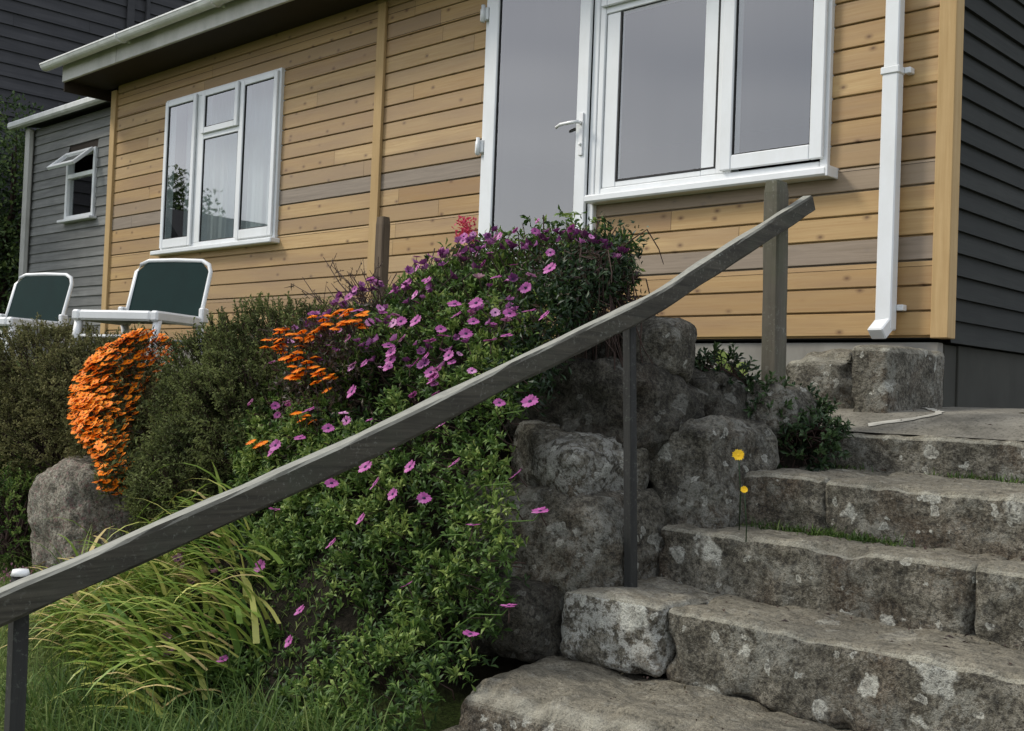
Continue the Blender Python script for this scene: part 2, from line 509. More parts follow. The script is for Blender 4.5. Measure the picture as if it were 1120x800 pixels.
# ------------------------------------------------------------------ ground
def sst(a, b, x):
    t = max(0.0, min(1.0, (x - a) / (b - a)))
    return t * t * (3 - 2 * t)
def gz(x, y):
    lawn = max(-1.24 - 0.06 * (3.3 - min(y, 3.3)), -1.62)
    yb = 2.25 + 0.85 * sst(-4.3, -6.2, x)
    k = sst(yb, yb + 1.45, y)
    left = lawn + (0.04 - lawn) * k
    stair = max(-1.85, min(-0.50, -1.90 + (y - 1.6) * 0.45))
    if y > 5.3: stair = -0.32
    w = sst(-3.75, -3.15, x)
    stair = max(stair, -1.2 + 1.05 * sst(3.55, 4.3, y)) if x < -2.5 else stair
    if y > 5.6: return 0.0 if x < -2.5 else -0.25
    h = left * (1 - w) + stair * w
    h += .36 * math.exp(-((y - 3.85) / .34) ** 2) * sst(-2.95, -3.15, x) * sst(-4.7, -4.2, x)
    return h + 0.02 * noise.noise(Vector((x * 2.1, y * 2.1, 0)))
xs = [-400, -200, -100, -60, -40, -28, -22, -18] + [-16 + 0.16 * i for i in range(113)] + [2.6, 4, 7, 12, 25, 60, 150, 400]
ys = [-400, -200, -100, -60, -40, -25, -14, -8, -4, -2] + [-1 + 0.13 * i for i in range(51)] + [5.7, 6, 8, 12, 20, 40, 80, 200, 400]
g = MB()
g.add([(x, y, gz(x, y)) for x in xs for y in ys],
      [(i * len(ys) + j, (i + 1) * len(ys) + j, (i + 1) * len(ys) + j + 1, i * len(ys) + j + 1) for i in range(len(xs) - 1) for j in range(len(ys) - 1)], smooth=True)
t = NT('lawn_turf')
v = t.coord((1, 1, 1))
c = t.ramp(t.noise(v, 3.0, 6, 0.65), [(0.3, (.045, .064, .018)), (0.55, (.09, .125, .032)), (0.75, (.14, .155, .055))])
c = t.mix(t.ramp(t.noise(v, 60, 3, 0.7), [(0.4, 0.6), (0.55, 0.0)]), c, (.022, .02, .012))
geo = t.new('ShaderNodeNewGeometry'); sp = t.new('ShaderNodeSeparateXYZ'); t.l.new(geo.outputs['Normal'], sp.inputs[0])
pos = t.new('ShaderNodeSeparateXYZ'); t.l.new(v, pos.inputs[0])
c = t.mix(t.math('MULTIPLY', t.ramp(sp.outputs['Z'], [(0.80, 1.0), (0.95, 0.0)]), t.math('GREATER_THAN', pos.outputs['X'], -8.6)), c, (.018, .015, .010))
t.bump(t.noise(v, 40, 4, 0.7), 0.8, 0.03)
M['turf'] = t.fin(c, 0.95, 0.1)
tag(g.build('ground', M['turf']), kind='structure')

# ------------------------------------------------------------------ patio slab in front of and beside the house
p = MB()
px = [-2.75 + 0.07 * i for i in range(80)]
py = [4.66 + 0.045 * i for i in range(26)] + [6, 7, 8.5, 10.5, 13]
def patio_z(x, y):
    return pz(y) + 0.006 * fbm((x * 2.2, y * 2.2, 4), 4)
def pz(y):
    K = ((4.62, -.112), (4.70, -.088), (4.80, -.05), (4.95, -.008), (5.2, .012), (5.75, .03), (20, .05))
    for (a, b), (c, d) in zip(K, K[1:]):
        if y <= c: return b + (d - b) * max(0, (y - a)) / (c - a)
    return K[-1][1]
p.add([(x, y, patio_z(x, y)) for x in px for y in py],
      [(i * len(py) + j, (i + 1) * len(py) + j, (i + 1) * len(py) + j + 1, i * len(py) + j + 1) for i in range(len(px) - 1) for j in range(len(py) - 1)], smooth=True)
t = NT('patio_concrete')
v = t.coord((1, 1, 1))
c = t.ramp(t.noise(v, 5.0, 6, 0.65, 0.3), [(0.3, (.10, .092, .072)), (0.55, (.19, .175, .14)), (0.75, (.27, .25, .20))])
c = t.mix(t.ramp(t.noise(v, 70, 4, 0.75), [(0.36, 0.75), (0.5, 0.0)]), c, (.05, .046, .036))
t.bump(t.noise(v, 22, 6, 0.7), 0.6, 0.012)
M['patio'] = t.fin(c, 0.9, 0.2)
tag(p.build('patio', M['patio']), kind='structure')
# the pale mortar line that mends a crack in the slab
k = MB()
pts = [Vector(q) for q in ((-2.42, 5.36), (-2.29, 5.20), (-2.16, 5.02), (-2.13, 4.94), (-2.20, 4.84), (-2.36, 4.74))]
vs = []
fine = [pts[i].lerp(pts[i + 1], j / 8) for i in range(len(pts) - 1) for j in range(8)] + [pts[-1]]
for i, q in enumerate(fine):
    d = (fine[min(i + 1, len(fine) - 1)] - fine[max(i - 1, 0)]).normalized()
    nn = Vector((-d.y, d.x))
    wl_ = .017 * (1 + .7 * noise.noise(Vector((q.x * 14, q.y * 14, 1)))); wr_ = .017 * (1 + .7 * noise.noise(Vector((q.x * 14, q.y * 14, 9))))
    for e in (q + nn * wl_, q - nn * wr_):
        vs.append((e.x, e.y, patio_z(e.x, e.y) + .0045))
k.add(vs, [(2 * i, 2 * i + 1, 2 * i + 3, 2 * i + 2) for i in range(len(fine) - 1)])
M['mortar'] = m_plain('pale_mortar', (.42, .40, .34), 0.95, 0.1, (.20, .185, .15), 0.9, 16)
tag(k.build('mortar_seam', M['mortar']), kind='structure')

# ------------------------------------------------------------------ the timber house
HX = -2.33
house = thing('timber_house', (HX, 5.5, 0), 'golden timber clad bungalow with white windows and a glazed door above the steps', 'house')
OPEN = [(-9.955, -8.075, 1.245, 2.675), (-5.625, -4.605, 0.725, 2.86), (-4.605, -3.005, 1.27, 2.86)]
XL, XR, ZB, ZT, PITCH = -11.0, -2.42, 0.368, 3.003, 0.127
rnd = random.Random(4)
def spans(z0, z1, x0, x1):
    out = [(x0, x1)]
    for a, b, c, d in OPEN:
        if d > z0 + .001 and c < z1 - .001:
            nw = []
            for s, e in out:
                if b <= s or a >= e: nw.append((s, e)); continue
                if a > s: nw.append((s, a))
                if b < e: nw.append((b, e))
            out = nw
    return [q for q in out if q[1] - q[0] > .01]
b = MB()
row = 0
z = ZB
while z < ZT - .01:
    z1 = min(z + PITCH, ZT)
    cuts = sorted({z, z1} | {q for o in OPEN for q in (o[2], o[3]) if z + .004 < q < z1 - .004})
    joints = []
    x = XL + rnd.uniform(.3, 2.0)
    while x < XR:
        joints.append(x); x += rnd.uniform(2.4, 4.6)
    bounds = [XL] + joints + [XR]
    tints = [min(1, max(0, rnd.gauss(.5, .26))) for _ in bounds]
    for zi in range(len(cuts) - 1):
        za, zb = cuts[zi], cuts[zi + 1]
        for s, e in spans(za, zb, XL, XR):
            for bi in range(len(bounds) - 1):
                a_, e_ = max(s, bounds[bi]), min(e, bounds[bi + 1])
                if bi > 0 and a_ == bounds[bi]: a_ += .0025
                if e_ - a_ < .006: continue
                mid = (a_ + e_) / 2
                gr = 0.0
                if mid > -4.61:
                    gr = {3: .85, 6: .75, 7: .25}.get(row, 0)
                else:
                    gr = {9: .9, 10: .4, 2: .2, 13: .15}.get(row, 0)
                gr = min(1, gr + rnd.choice([0, 0, .06, .12, .22]) * (1.0 if mid < -5.6 else .4))  # extra grey on the left boards imitates light falling off there
                if za == z:
                    pr = [(5.515, za), (5.515, za + .009), (5.502, za + .009), (5.499, za + .013), (5.5005, zb - .003), (5.506, zb)]
                else:
                    pr = [(5.499, za), (5.5005, zb)]
                for q in range(len(pr) - 1):
                    (ya, zq), (yb_, zr) = pr[q], pr[q + 1]
                    b.quad([(a_, ya, zq), (e_, ya, zq), (e_, yb_, zr), (a_, yb_, zr)], tints[bi], gr)
    z += PITCH; row += 1
b.build('front_cladding', M['clad'], house)
# wall core with real openings
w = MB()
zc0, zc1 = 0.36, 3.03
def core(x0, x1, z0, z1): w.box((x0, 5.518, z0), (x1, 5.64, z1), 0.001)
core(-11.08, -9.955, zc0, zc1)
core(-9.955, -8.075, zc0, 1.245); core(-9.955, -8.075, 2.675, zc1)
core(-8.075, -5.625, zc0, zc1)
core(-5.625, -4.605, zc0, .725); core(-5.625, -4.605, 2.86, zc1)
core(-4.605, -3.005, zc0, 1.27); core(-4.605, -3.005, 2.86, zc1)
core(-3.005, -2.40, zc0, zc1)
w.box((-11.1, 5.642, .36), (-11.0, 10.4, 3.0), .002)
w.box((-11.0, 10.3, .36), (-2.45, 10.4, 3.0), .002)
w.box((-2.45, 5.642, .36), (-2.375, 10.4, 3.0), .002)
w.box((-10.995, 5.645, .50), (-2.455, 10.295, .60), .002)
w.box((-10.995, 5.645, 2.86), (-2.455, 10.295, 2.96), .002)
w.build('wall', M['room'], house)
def lap_boards(mb, axis, fixed, out, u0, u1, z0, z1, pitch, lip, rnd, holes=()):
    """weatherboards: bottom edge of every board stands proud of the one below"""
    z = z0
    while z < z1 - .01:
        zb = min(z + pitch, z1)
        segs = [(u0, u1)]
        for (a, b_, c, d) in holes:
            if d > z + .002 and c < zb - .002:
                nw = []
                for s, e in segs:
                    if b_ <= s or a >= e: nw.append((s, e)); continue
                    if a > s: nw.append((s, a))
                    if b_ < e: nw.append((b_, e))
                segs = nw
        for s, e in segs:
            cuts = [s]
            while e - cuts[-1] > 3.4: cuts.append(cuts[-1] + rnd.uniform(1.6, 3.2))
            cuts.append(e)
            for q in range(len(cuts) - 1):
                a, c = cuts[q], cuts[q + 1] - .003
                d = lip * rnd.uniform(.8, 1.15)
                P = lambda u, o, zz: (u, fixed - o, zz) if axis == 'X' else (fixed + o, u, zz)
                ti = rnd.random()
                mb.quad([P(a, 0, z), P(c, 0, z), P(c, d, z + .001), P(a, d, z + .001)], ti)
                mb.quad([P(a, d, z + .001), P(c, d, z + .001), P(c, .002, zb), P(a, .002, zb)], ti)
        z = zb
s = MB()
lap_boards(s, 'Y', -2.372, 1, 5.572, 10.4, .345, 3.3, .113, .021, rnd)
s.build('side_cladding', M['dark_clad'], house)
c = MB(); c.box((-2.42, 5.482, .362), (-2.33, 5.572, 3.004), .004, a=.3); c.build('corner_board', M['trim'], house)
c = MB(); c.box((-6.83, 5.472, .362), (-6.735, 5.499, 2.955), .003, a=.5); c.build('batten', M['trim'], house)
c = MB(); c.box((-11.1, 5.475, .362), (-11.0, 5.60, 2.955), .003, a=.2); c.build('end_trim', M['trim'], house)
pl = MB()
pl.box((-11.06, 5.535, -.5), (-2.40, 5.598, .345), .004)
pl.build('plinth', M['concrete'], house)
pl = MB(); pl.box((-2.60, 5.752, -.5), (-2.385, 10.4, .34), .004); pl.box((-2.60, 5.60, -.5), (-2.396, 5.75, .338), .004)
pl.build('side_plinth', M['dark_concrete'], house)

# --- left window
def glaz(par, x0, x1, z0, z1, y, name='pane'):
    gk = MB(); gk.ring(x0 - .004, x1 + .004, z0 - .004, z1 + .004, y - .007, y + .006, .012, bv=.001)
    gk.build('gasket', M['gasket'], par)
    q = MB(); q.box((x0 - .003, y, z0 - .003), (x1 + .003, y + .004, z1 + .003), .0005)
    q.build(name, M['glass'], par)
def window_box(nm, x0, x1, z0, z1):
    f = MB()
    f.ring(x0, x1, z0, z1, 5.468, 5.56, .045, bv=.005)
    return f
f = window_box('window', -9.96, -8.07, 1.24, 2.68)
f.box((-9.395, 5.47, 1.2845), (-9.27, 5.556, 2.6355), .004)
f.box((-8.70, 5.47, 1.2845), (-8.635, 5.556, 2.6355), .004)
f.box((-9.27, 5.471, 2.225), (-8.70, 5.555, 2.285), .004)
win = f.build('window', M['white'], house)
for (x0, x1, z0, z1, wb) in ((-9.935, -9.385, 1.262, 2.658, .082), (-8.642, -8.095, 1.262, 2.658, .08), (-9.285, -8.69, 2.27, 2.662, .055)):
    r = MB(); r.ring(x0, x1, z0, z1, 5.445, 5.4675, .052, wb=wb, bv=.005)
    r.build('sash', M['white'], win)
    glaz(win, x0 + .052, x1 - .052, z0 + wb, z1 - .052, 5.462)
glaz(win, -9.27, -8.70, 1.2845, 2.225, 5.482)
sl = MB(); sl.box((-10.03, 5.405, 1.196), (-8.035, 5.52, 1.2385), .008); sl.build('sill', M['white'], win)
# --- right window
f = window_box('window', -4.60, -3.00, 1.265, 2.87)
f.box((-3.705, 5.47, 1.3105), (-3.60, 5.556, 2.8245), .004)
f.box((-4.555, 5.471, 2.41), (-3.705, 5.555, 2.485), .004)
win2 = f.build('window', M['white'], house)
for (x0, x1, z0, z1, ww, wb) in ((-3.665, -3.018, 1.32, 2.85, .078, .082), (-4.58, -3.68, 2.45, 2.85, .05, .05)):
    r = MB(); r.ring(x0, x1, z0, z1, 5.442, 5.4675, ww, wb=wb, bv=.006)
    r.build('sash', M['white'], win2)
    glaz(win2, x0 + ww, x1 - ww, z0 + wb, z1 - ww, 5.462)
glaz(win2, -4.44, -3.715, 1.35, 2.41, 5.484)
r = MB(); r.ring(-4.552, -3.708, 1.313, 2.4085, 5.480, 5.53, .105, wb=.034, wt=.01, bv=.004); r.build('glazing_bead', M['white'], win2)
sl = MB(); sl.box((-4.625, 5.392, 1.215), (-2.965, 5.52, 1.2635), .01); sl.box((-2.9645, 5.386, 1.209), (-2.952, 5.52, 1.268), .004); sl.build('sill', M['white'], win2)
# --- door
f = MB(); f.ring(-5.63, -4.603, .72, 2.87, 5.466, 5.56, .05, bv=.005)
door = f.build('door', M['white'], house)
r = MB(); r.ring(-5.577, -4.655, .755, 2.83, 5.440, 5.4655, .095, wb=.16, wt=.1, bv=.007); r.build('door_leaf', M['white'], door)
glaz(door, -5.482, -4.75, .915, 2.73, 5.460)
hd = MB()
hd.box((-4.712, 5.428, 1.53), (-4.680, 5.4385, 1.80), .004)
hd.tube([(-4.696, 5.43, 1.735), (-4.696, 5.392, 1.735)], .011, 10)
hd.tube([(-4.692, 5.392, 1.735), (-4.75, 5.388, 1.737), (-4.83, 5.386, 1.735), (-4.875, 5.392, 1.722)], [.012, .011, .0105, .009], 10)
hd.tube([(-4.696, 5.4385, 1.60), (-4.696, 5.420, 1.60)], .010, 10)
hd.build('door_handle', M['metal'], door)
for zz in (.95, 1.70, 2.62):
    h = MB()
    h.box((-5.665, 5.437, zz - .045), (-5.585, 5.4650, zz + .045), .006)
    h.tube([(-5.622, 5.428, zz - .06), (-5.622, 5.428, zz + .06)], .014, 10)
    h.build('hinge', M['white'], door)
# --- eaves, roof, gutter
f = MB(); f.box((-11.30, 5.045, 2.985), (-1.98, 5.075, 3.165), .004)
for x in (-10.18, -6.2): f.box((x, 5.040, 2.986), (x + .012, 5.0445, 3.163), .001)
f.build('fascia', M['fascia'], house)
f = MB(); f.box((-11.30, 5.077, 3.005), (-1.98, 5.53, 3.022), .003)
f.box((-11.33, 5.077, 2.90), (-11.303, 10.6, 3.28), .003)
f.box((-1.978, 5.077, 2.95), (-1.95, 10.6, 3.28), .003)
f.build('soffit', M['soffit'], house)
ro = MB()
for (ya, za, yb_, zb) in ((4.96, 3.21, 8.0, 4.02), (8.0, 4.02, 11.0, 3.21)):
    ro.add([(-11.36, ya, za), (-1.92, ya, za), (-1.92, yb_, zb), (-11.36, yb_, zb), (-11.36, ya, za - .03), (-1.92, ya, za - .03), (-1.92, yb_, zb - .03), (-11.36, yb_, zb - .03)],
           [(0, 1, 2, 3), (7, 6, 5, 4), (0, 4, 5, 1), (1, 5, 6, 2), (2, 6, 7, 3), (3, 7, 4, 0)])
ro.build('roof', M['roof'], house)
gu = MB()
GY, GZ, GR = 4.955, 3.165, .058
n = 10
prof = [(GY - GR - .006, GZ + .008), (GY - GR - .006, GZ - .006)] + [(GY - GR * math.cos(math.pi * i / n), GZ - GR * math.sin(math.pi * i / n)) for i in range(n + 1)] + [(GY + GR, GZ + .004)] + [(GY + (GR - .004) * math.cos(math.pi * i / n), GZ - (GR - .004) * math.sin(math.pi * i / n)) for i in range(n + 1)]
vs = [(x, y, z) for x in (-11.50, -1.95) for y, z in prof]
m_ = len(prof)
gu.add(vs, [(i, (i + 1) % m_, m_ + (i + 1) % m_, m_ + i) for i in range(m_)])
for x in (-11.502, -1.953):
    gu.add([(x, y, z) for y, z in prof[2:n + 3]], [tuple(range(n + 1))])
go = gu.build('gutter', M['gutter'], house, recalc=True)
for x in (-9.9, -8.3, -6.6, -4.9, -3.2):
    bk = MB()
    bk.tube([(x, GY - (GR + .007) * math.cos(math.pi * i / 8), GZ + .006 - (GR + .007) * math.sin(math.pi * i / 8)) for i in range(9)], .011, 6)
    bk.box((x - .018, GY + GR + .008, GZ - .05), (x + .018, 5.0435, GZ + .03), .002)
    bk.build('gutter_bracket', M['gutter'], go)
# --- square downpipe
d = MB()
d.box((-2.668, 5.405, 1.73), (-2.590, 5.466, 2.78), .006)
d.box((-2.672, 5.400, .40), (-2.586, 5.466, 1.70), .006)
d.beam((-2.629, 5.434, 2.775), (-2.629, 5.00, 3.06), .076, .06, bv=.006)
dp = d.build('downpipe', M['white'], house)
d = MB(); d.box((-2.679, 5.393, 1.693), (-2.579, 5.470, 1.732), .005); d.box((-2.578, 5.45, 1.697), (-2.545, 5.4985, 1.728), .003)
d.build('pipe_collar', M['white'], dp)
d = MB(); d.box((-2.585, 5.455, .50), (-2.55, 5.4985, .53), .003); d.build('pipe_clip', M['white'], dp)
d = MB(); d.beam((-2.629, 5.436, .44), (-2.640, 5.36, .375), .088, .066, bv=.006); d.build('pipe_shoe', M['white'], dp)

# --- blinds and nets hanging behind the glass
def drape(name, x0, x1, z0, z1, y, amp, wl, mat, label):
    q = MB()
    nx = int((x1 - x0) / .012)
    r = random.Random(name + label)
    ph = [r.uniform(0, 6) for _ in range(3)]
    def yy(i):
        u = i * .012
        return y + amp * (math.sin(u * 6.28 / wl + ph[0]) + .5 * math.sin(u * 6.28 / (wl * .43) + ph[1]) + .5 * math.sin(u * 6.28 / (wl * 2.3) + ph[2]))
    q.add([(x0 + i * .012, yy(i), zz) for i in range(nx) for zz in (z0, z1)], [(2 * i, 2 * i + 2, 2 * i + 3, 2 * i + 1) for i in range(nx - 1)], smooth=True)
    return tag(q.build(name, mat), label, 'curtain')
drape('net_curtain', -9.94, -8.09, 1.262, 2.72, 5.70, .010, .11, M['curtain'], 'pale net curtain hanging behind the three panes of the left window')

# ------------------------------------------------------------------ grey shed at the far end
SY = 6.0
shed = thing('garden_shed', (-14.2, SY, 0), 'small silver grey weatherboard lean-to with an open top-hung window, left of the house', 'shed')
HOLE = (-13.13, -12.41, 1.85, 2.64)
s = MB()
lap_boards(s, 'X', SY, 1, -14.15, -11.12, .05, 3.06, .112, .017, rnd, [HOLE])
s.build('shed_cladding', M['shed_clad'], shed)
s = MB()
s.box((-14.15, SY + .003, 0), (-13.13, SY + .08, 3.06), .001); s.box((-12.41, SY + .003, 0), (-11.12, SY + .08, 3.06), .001)
s.box((-13.13, SY + .003, 0), (-12.41, SY + .08, 1.85), .001); s.box((-13.13, SY + .003, 2.64), (-12.41, SY + .08, 3.06), .001)
s.box((-14.15, SY + .082, 0), (-14.08, SY + 3.5, 3.05), .001); s.box((-14.08, SY + 3.4, 0), (-11.12, SY + 3.5, 3.4), .001)
s.build('wall', M['soffit'], shed)
s = MB()
s.add([(-14.35, SY - .14, 3.13), (-11.13, SY - .14, 3.13), (-11.13, SY + 3.7, 3.75), (-14.35, SY + 3.7, 3.75), (-14.35, SY - .14, 3.10), (-11.13, SY - .14, 3.10), (-11.13, SY + 3.7, 3.72), (-14.35, SY + 3.7, 3.72)],
      [(0, 1, 2, 3), (7, 6, 5, 4), (0, 4, 5, 1), (1, 5, 6, 2), (2, 6, 7, 3), (3, 7, 4, 0)])
s.build('roof', M['roof'], shed)
s = MB(); s.box((-14.40, SY - .24, 3.06), (-11.9, SY - .135, 3.145), .02); s.build('gutter', M['gutter'], shed)
s = MB(); s.box((-14.16, SY - .11, .05), (-14.06, SY - .03, 3.06), .02); s.build('downpipe', M['fascia'], shed)
f = MB(); f.ring(*HOLE, SY - .04, SY + .05, .045); f.box((-13.085, SY - .036, 2.335), (-12.455, SY + .046, 2.385), .004)
sw = f.build('window', M['white'], shed)
q = MB(); q.box((-13.086, SY + .0, 1.894), (-12.454, SY + .004, 2.336), .0005); q.build('pane', M['glass'], sw)
q = MB(); q.box((-13.18, SY - .10, 1.815), (-12.36, SY - .003, 1.848), .006); q.build('sill', M['white'], sw)
# the open vent, hinged along its top edge
hz, ang, hh = 2.625, R(48), .31
A = Matrix.Translation((0, SY - .045, hz)) @ Matrix.Rotation(-ang, 4, 'X')
f = MB()
for lo, hi in (((-13.10, -.02, -hh), (-13.05, .02, 0)), ((-12.49, -.02, -hh), (-12.44, .02, 0)), ((-13.05, -.0185, -hh), (-12.49, .02, -hh + .05)), ((-13.05, -.0185, -.05), (-12.49, .02, 0))):
    f.box(lo, hi, .004, mat=A)
f.build('open_vent', M['white'], sw)
q = MB(); q.box((-13.052, -.002, -hh + .048), (-12.488, .002, -.048), .0005, mat=A); q.build('vent_pane', M['glass'], sw)

# ------------------------------------------------------------------ big dark house uphill
nb = thing('dark_house', (-16.5, 3.0, 0), 'tall house clad in near black weatherboards, rising behind the shed and hedge', 'house')
s = MB(); lap_boards(s, 'Y', -16.5, 1, 3.0, 26.0, 0.0, 9.6, .185, .03, rnd); s.build('cladding', M['slate_clad'], nb)
s = MB(); s.box((-24, 3.0, 0), (-16.503, 26, 9.6), .003); s.build('wall', M['soffit'], nb)
s = MB(); s.box((-16.462, 8.30, 0), (-16.43, 8.42, 9.6), .004); s.box((-16.462, 8.60, 0), (-16.40, 8.66, 9.6), .01); s.build('cover_strip', M['slate_clad'], nb)
s = MB()
s.add([(-16.2, 2.7, 9.6), (-16.2, 26.3, 9.6), (-20.2, 26.3, 12.6), (-20.2, 2.7, 12.6), (-24.3, 26.3, 9.6), (-24.3, 2.7, 9.6)], [(0, 1, 2, 3), (3, 2, 4, 5), (0, 3, 5), (1, 4, 2)])
s.build('roof', M['roof'], nb)

# ------------------------------------------------------------------ stone
def rough_block(mb, lo, hi, rad, amp, seed, step=.03, rotz=0.0, tilt=(0, 0), taper=0.0, facets=0):
    """a rough hewn stone: rounded box, every face gridded and pushed about by noise"""
    c = Vector([(l + h) / 2 for l, h in zip(lo, hi)])
    hf = Vector([(h - l) / 2 for l, h in zip(lo, hi)])
    rad = min(rad, min(hf) * .98)
    verts, idx, faces, worn = [], {}, [], []
    sd = Vector((seed * 7.31, seed * 3.77, seed * 1.93))
    fr = random.Random(seed * 13 + 5)
    planes = []
    for _ in range(facets):
        while True:
            q = Vector((fr.uniform(-1, 1), fr.uniform(-1, 1), fr.uniform(-1, 1)))
            if .1 < q.length < 1: break
        q.normalize()
        sup = sum(abs(q[k]) * hf[k] for k in range(3))
        planes.append((q, sup * fr.uniform(.70, .92)))
    Rm = Matrix.Rotation(rotz, 3, 'Z') @ Matrix.Rotation(tilt[0], 3, 'X') @ Matrix.Rotation(tilt[1], 3, 'Y')
    def vert(q):
        key = (round(q.x, 5), round(q.y, 5), round(q.z, 5))
        if key in idx: return idx[key]
        inn = Vector([max(-(hf[k] - rad), min(hf[k] - rad, q[k])) for k in range(3)])
        d = q - inn
        d = d.normalized() if d.length > 1e-9 else Vector((0, 0, 1))
        p = inn + d * rad
        if taper:
            f = 1 - taper * (p.z + hf.z) / (2 * hf.z)
            p.x *= f; p.y *= f
        for q_, h_ in planes:
            e_ = p.dot(q_) - h_
            if e_ > 0: p = p - q_ * (e_ * .92)
        w = p + c
        n = 1.0 * noise.noise(w * 2.3 + sd) + .55 * noise.noise(w * 6.1 + sd) + .3 * noise.noise(w * 15.0 + sd) + .17 * noise.noise(w * 34.0 + sd)
        rg = noise.noise(w * 9.0 + sd * 2)
        n += .35 * (1 - abs(rg) * 2.4)
        ds = sorted((hf[k] - abs(q[k]), k) for k in range(3))
        ef = math.exp(-ds[1][0] / .045)
        if ef > .03:
            ch = max(0.0, noise.noise(w * 4.2 + sd * 3) + .55 * noise.noise(w * 13.0 + sd) - .08)
            for dist_, k in ds[:2]:
                p[k] -= math.copysign(ch * ef * .055 * (1 if k < 2 else .7), q[k])
        p = p + d * (n * amp)
        idx[key] = len(verts)
        verts.append(Rm @ p + c)
        worn.append(d.z)
        return idx[key]
    for ax in range(3):
        o1, o2 = [k for k in range(3) if k != ax]
        n1, n2 = max(2, int(2 * hf[o1] / step)), max(2, int(2 * hf[o2] / step))
        for sg in (-1, 1):
            gr = []
            for i in range(n1 + 1):
                r_ = []
                for j in range(n2 + 1):
                    q = Vector((0, 0, 0)); q[ax] = sg * hf[ax]; q[o1] = -hf[o1] + 2 * hf[o1] * i / n1; q[o2] = -hf[o2] + 2 * hf[o2] * j / n2
                    r_.append(vert(q))
                gr.append(r_)
            fl = (sg > 0) == (ax != 1)
            for i in range(n1):
                for j in range(n2):
                    f = (gr[i][j], gr[i + 1][j], gr[i + 1][j + 1], gr[i][j + 1])
                    faces.append(f if fl else f[::-1])
    o = len(mb.v)
    mb.v += [tuple(p) for p in verts]
    for f in faces:
        mb.f.append(tuple(i + o for i in f)); mb.m.append(0); mb.sm.append(True)
        wv = sum(worn[i] for i in f) / 4
        mb.a.append((seed * .37) % 1); mb.b.append(max(0.0, min(1.0, (wv - .25) * 1.6)))

stairs = thing('stone_steps', (-2.4, 2.6, -.84), 'flight of rough lichen-spotted stone steps climbing to the patio', 'steps')
STEPS = [  # nose Y, top z, block ends along X
    (4.64, -.10, [-2.85, -1.02, .25, 1.7], .017),
    (3.97, -.268, [-2.64, -2.14, -1.30, .2, 1.7], .018),
    (3.64, -.475, [-2.68, -1.44, -.2, .8, 1.7], .020),
    (3.27, -.715, [-2.82, -2.36, -.72, .4, 1.7], .020),
    (2.84, -.972, [-2.92, -.9, .2, 1.7], .024),
    (2.42, -1.16, [-2.9, -1.5, -.2, 1.7], .02),
    (2.05, -1.37, [-2.9, -1.3, 0, 1.7], .02),
    (1.70, -1.57, [-2.9, -1.6, -.1, 1.7], .02)]
for i, (y, zt, xs_, am) in enumerate(STEPS):
    mb = MB()
    yb = STEPS[i - 1][0] + .22 if i else 5.02
    rr = random.Random(i + 50)
    for j in range(len(xs_) - 1):
        near = i < 6 and xs_[j] < .4
        rad = .024
        dy = rr.uniform(-.012, .012)
        dz = rr.uniform(-.008, .006)
        if i == 4 and j == 0: rad = .12; dy = -.015
        if i == 3 and j == 0: rad = .035; dy = -.03; dz = .012
        tgt = mb
        if i == 3 and j == 0: tgt = MB()
        rough_block(tgt, (xs_[j] + .001, y + dy, zt - .265 + dz), (xs_[j + 1] - .001, yb, zt + dz), rad, am, i * 9 + j + 1, .016 if near else .06, tilt=(R(rr.uniform(-.6, 1.0)), R(rr.uniform(-.3, .3))), rotz=R(3.5) if (i, j) == (4, 0) else 0.0)
        if tgt is not mb: tgt.build('end_block', M['palestone'], stairs)['label'] = 'block crusted with white lichen at the left end of a step'
    mb.build('step', M['stone'], stairs)
# rubble core under the flight
mb = MB()
for i, (y, zt, xs_, am) in enumerate(STEPS):
    mb.box((-2.45, y + .14, -1.9), (1.65, (STEPS[i - 1][0] + .14) if i else 5.3, zt - .20), .002)
mb.build('step_core', M['soil'], stairs)

def rock(name, label, lo, hi, rad, amp, seed, mat='rock', step=.02, **kw):
    mb = MB()
    base = Vector(((lo[0] + hi[0]) / 2, (lo[1] + hi[1]) / 2, lo[2]))
    kw.setdefault('facets', 15)
    rough_block(mb, lo, hi, rad, amp, seed, step, **kw)
    o = mb.build(name, M[mat])
    for v_ in o.data.vertices: v_.co -= base
    o.location = base
    return tag(o, label, 'rock', 'boulders around the steps and bank' if name == 'boulder' else 'stones against the plinth')
rock('boulder', 'broad dark boulder wedged at the left end of the steps behind the middle rail post', (-3.52, 3.28, -.80), (-2.69, 3.95, -.38), .07, .035, 71, 'mossrock', rotz=R(4))
rock('boulder', 'pale lichened boulder capping the broad dark one left of the middle rail post', (-3.30, 3.36, -.46), (-2.80, 3.80, -.12), .09, .035, 72, 'caprock', rotz=R(-8), tilt=(R(6), R(8)))
rock('boulder', 'rough boulder toned dark for shade under the handrail, overhung by the purple daisies', (-3.46, 3.52, -.26), (-2.74, 4.05, .13), .07, .065, 73, 'rock', rotz=R(12), tilt=(R(-8), R(6)))
rock('boulder', 'dark wedge-shaped stone half hidden by foliage directly under the upper rail', (-3.38, 3.74, .08), (-3.02, 4.12, .36), .06, .05, 83, 'rock', rotz=R(-14))
rock('boulder', 'small upright stone tucked under the rail beside the top of the middle post', (-3.00, 3.76, .08), (-2.76, 4.02, .33), .06, .03, 74, 'mossrock')
rock('boulder', 'grey lichened boulder closing the left end of the second and third steps', (-2.84, 3.74, -.56), (-2.50, 4.24, -.08), .08, .04, 75, 'mossrock', rotz=R(-5), tilt=(R(-3), R(-9)))
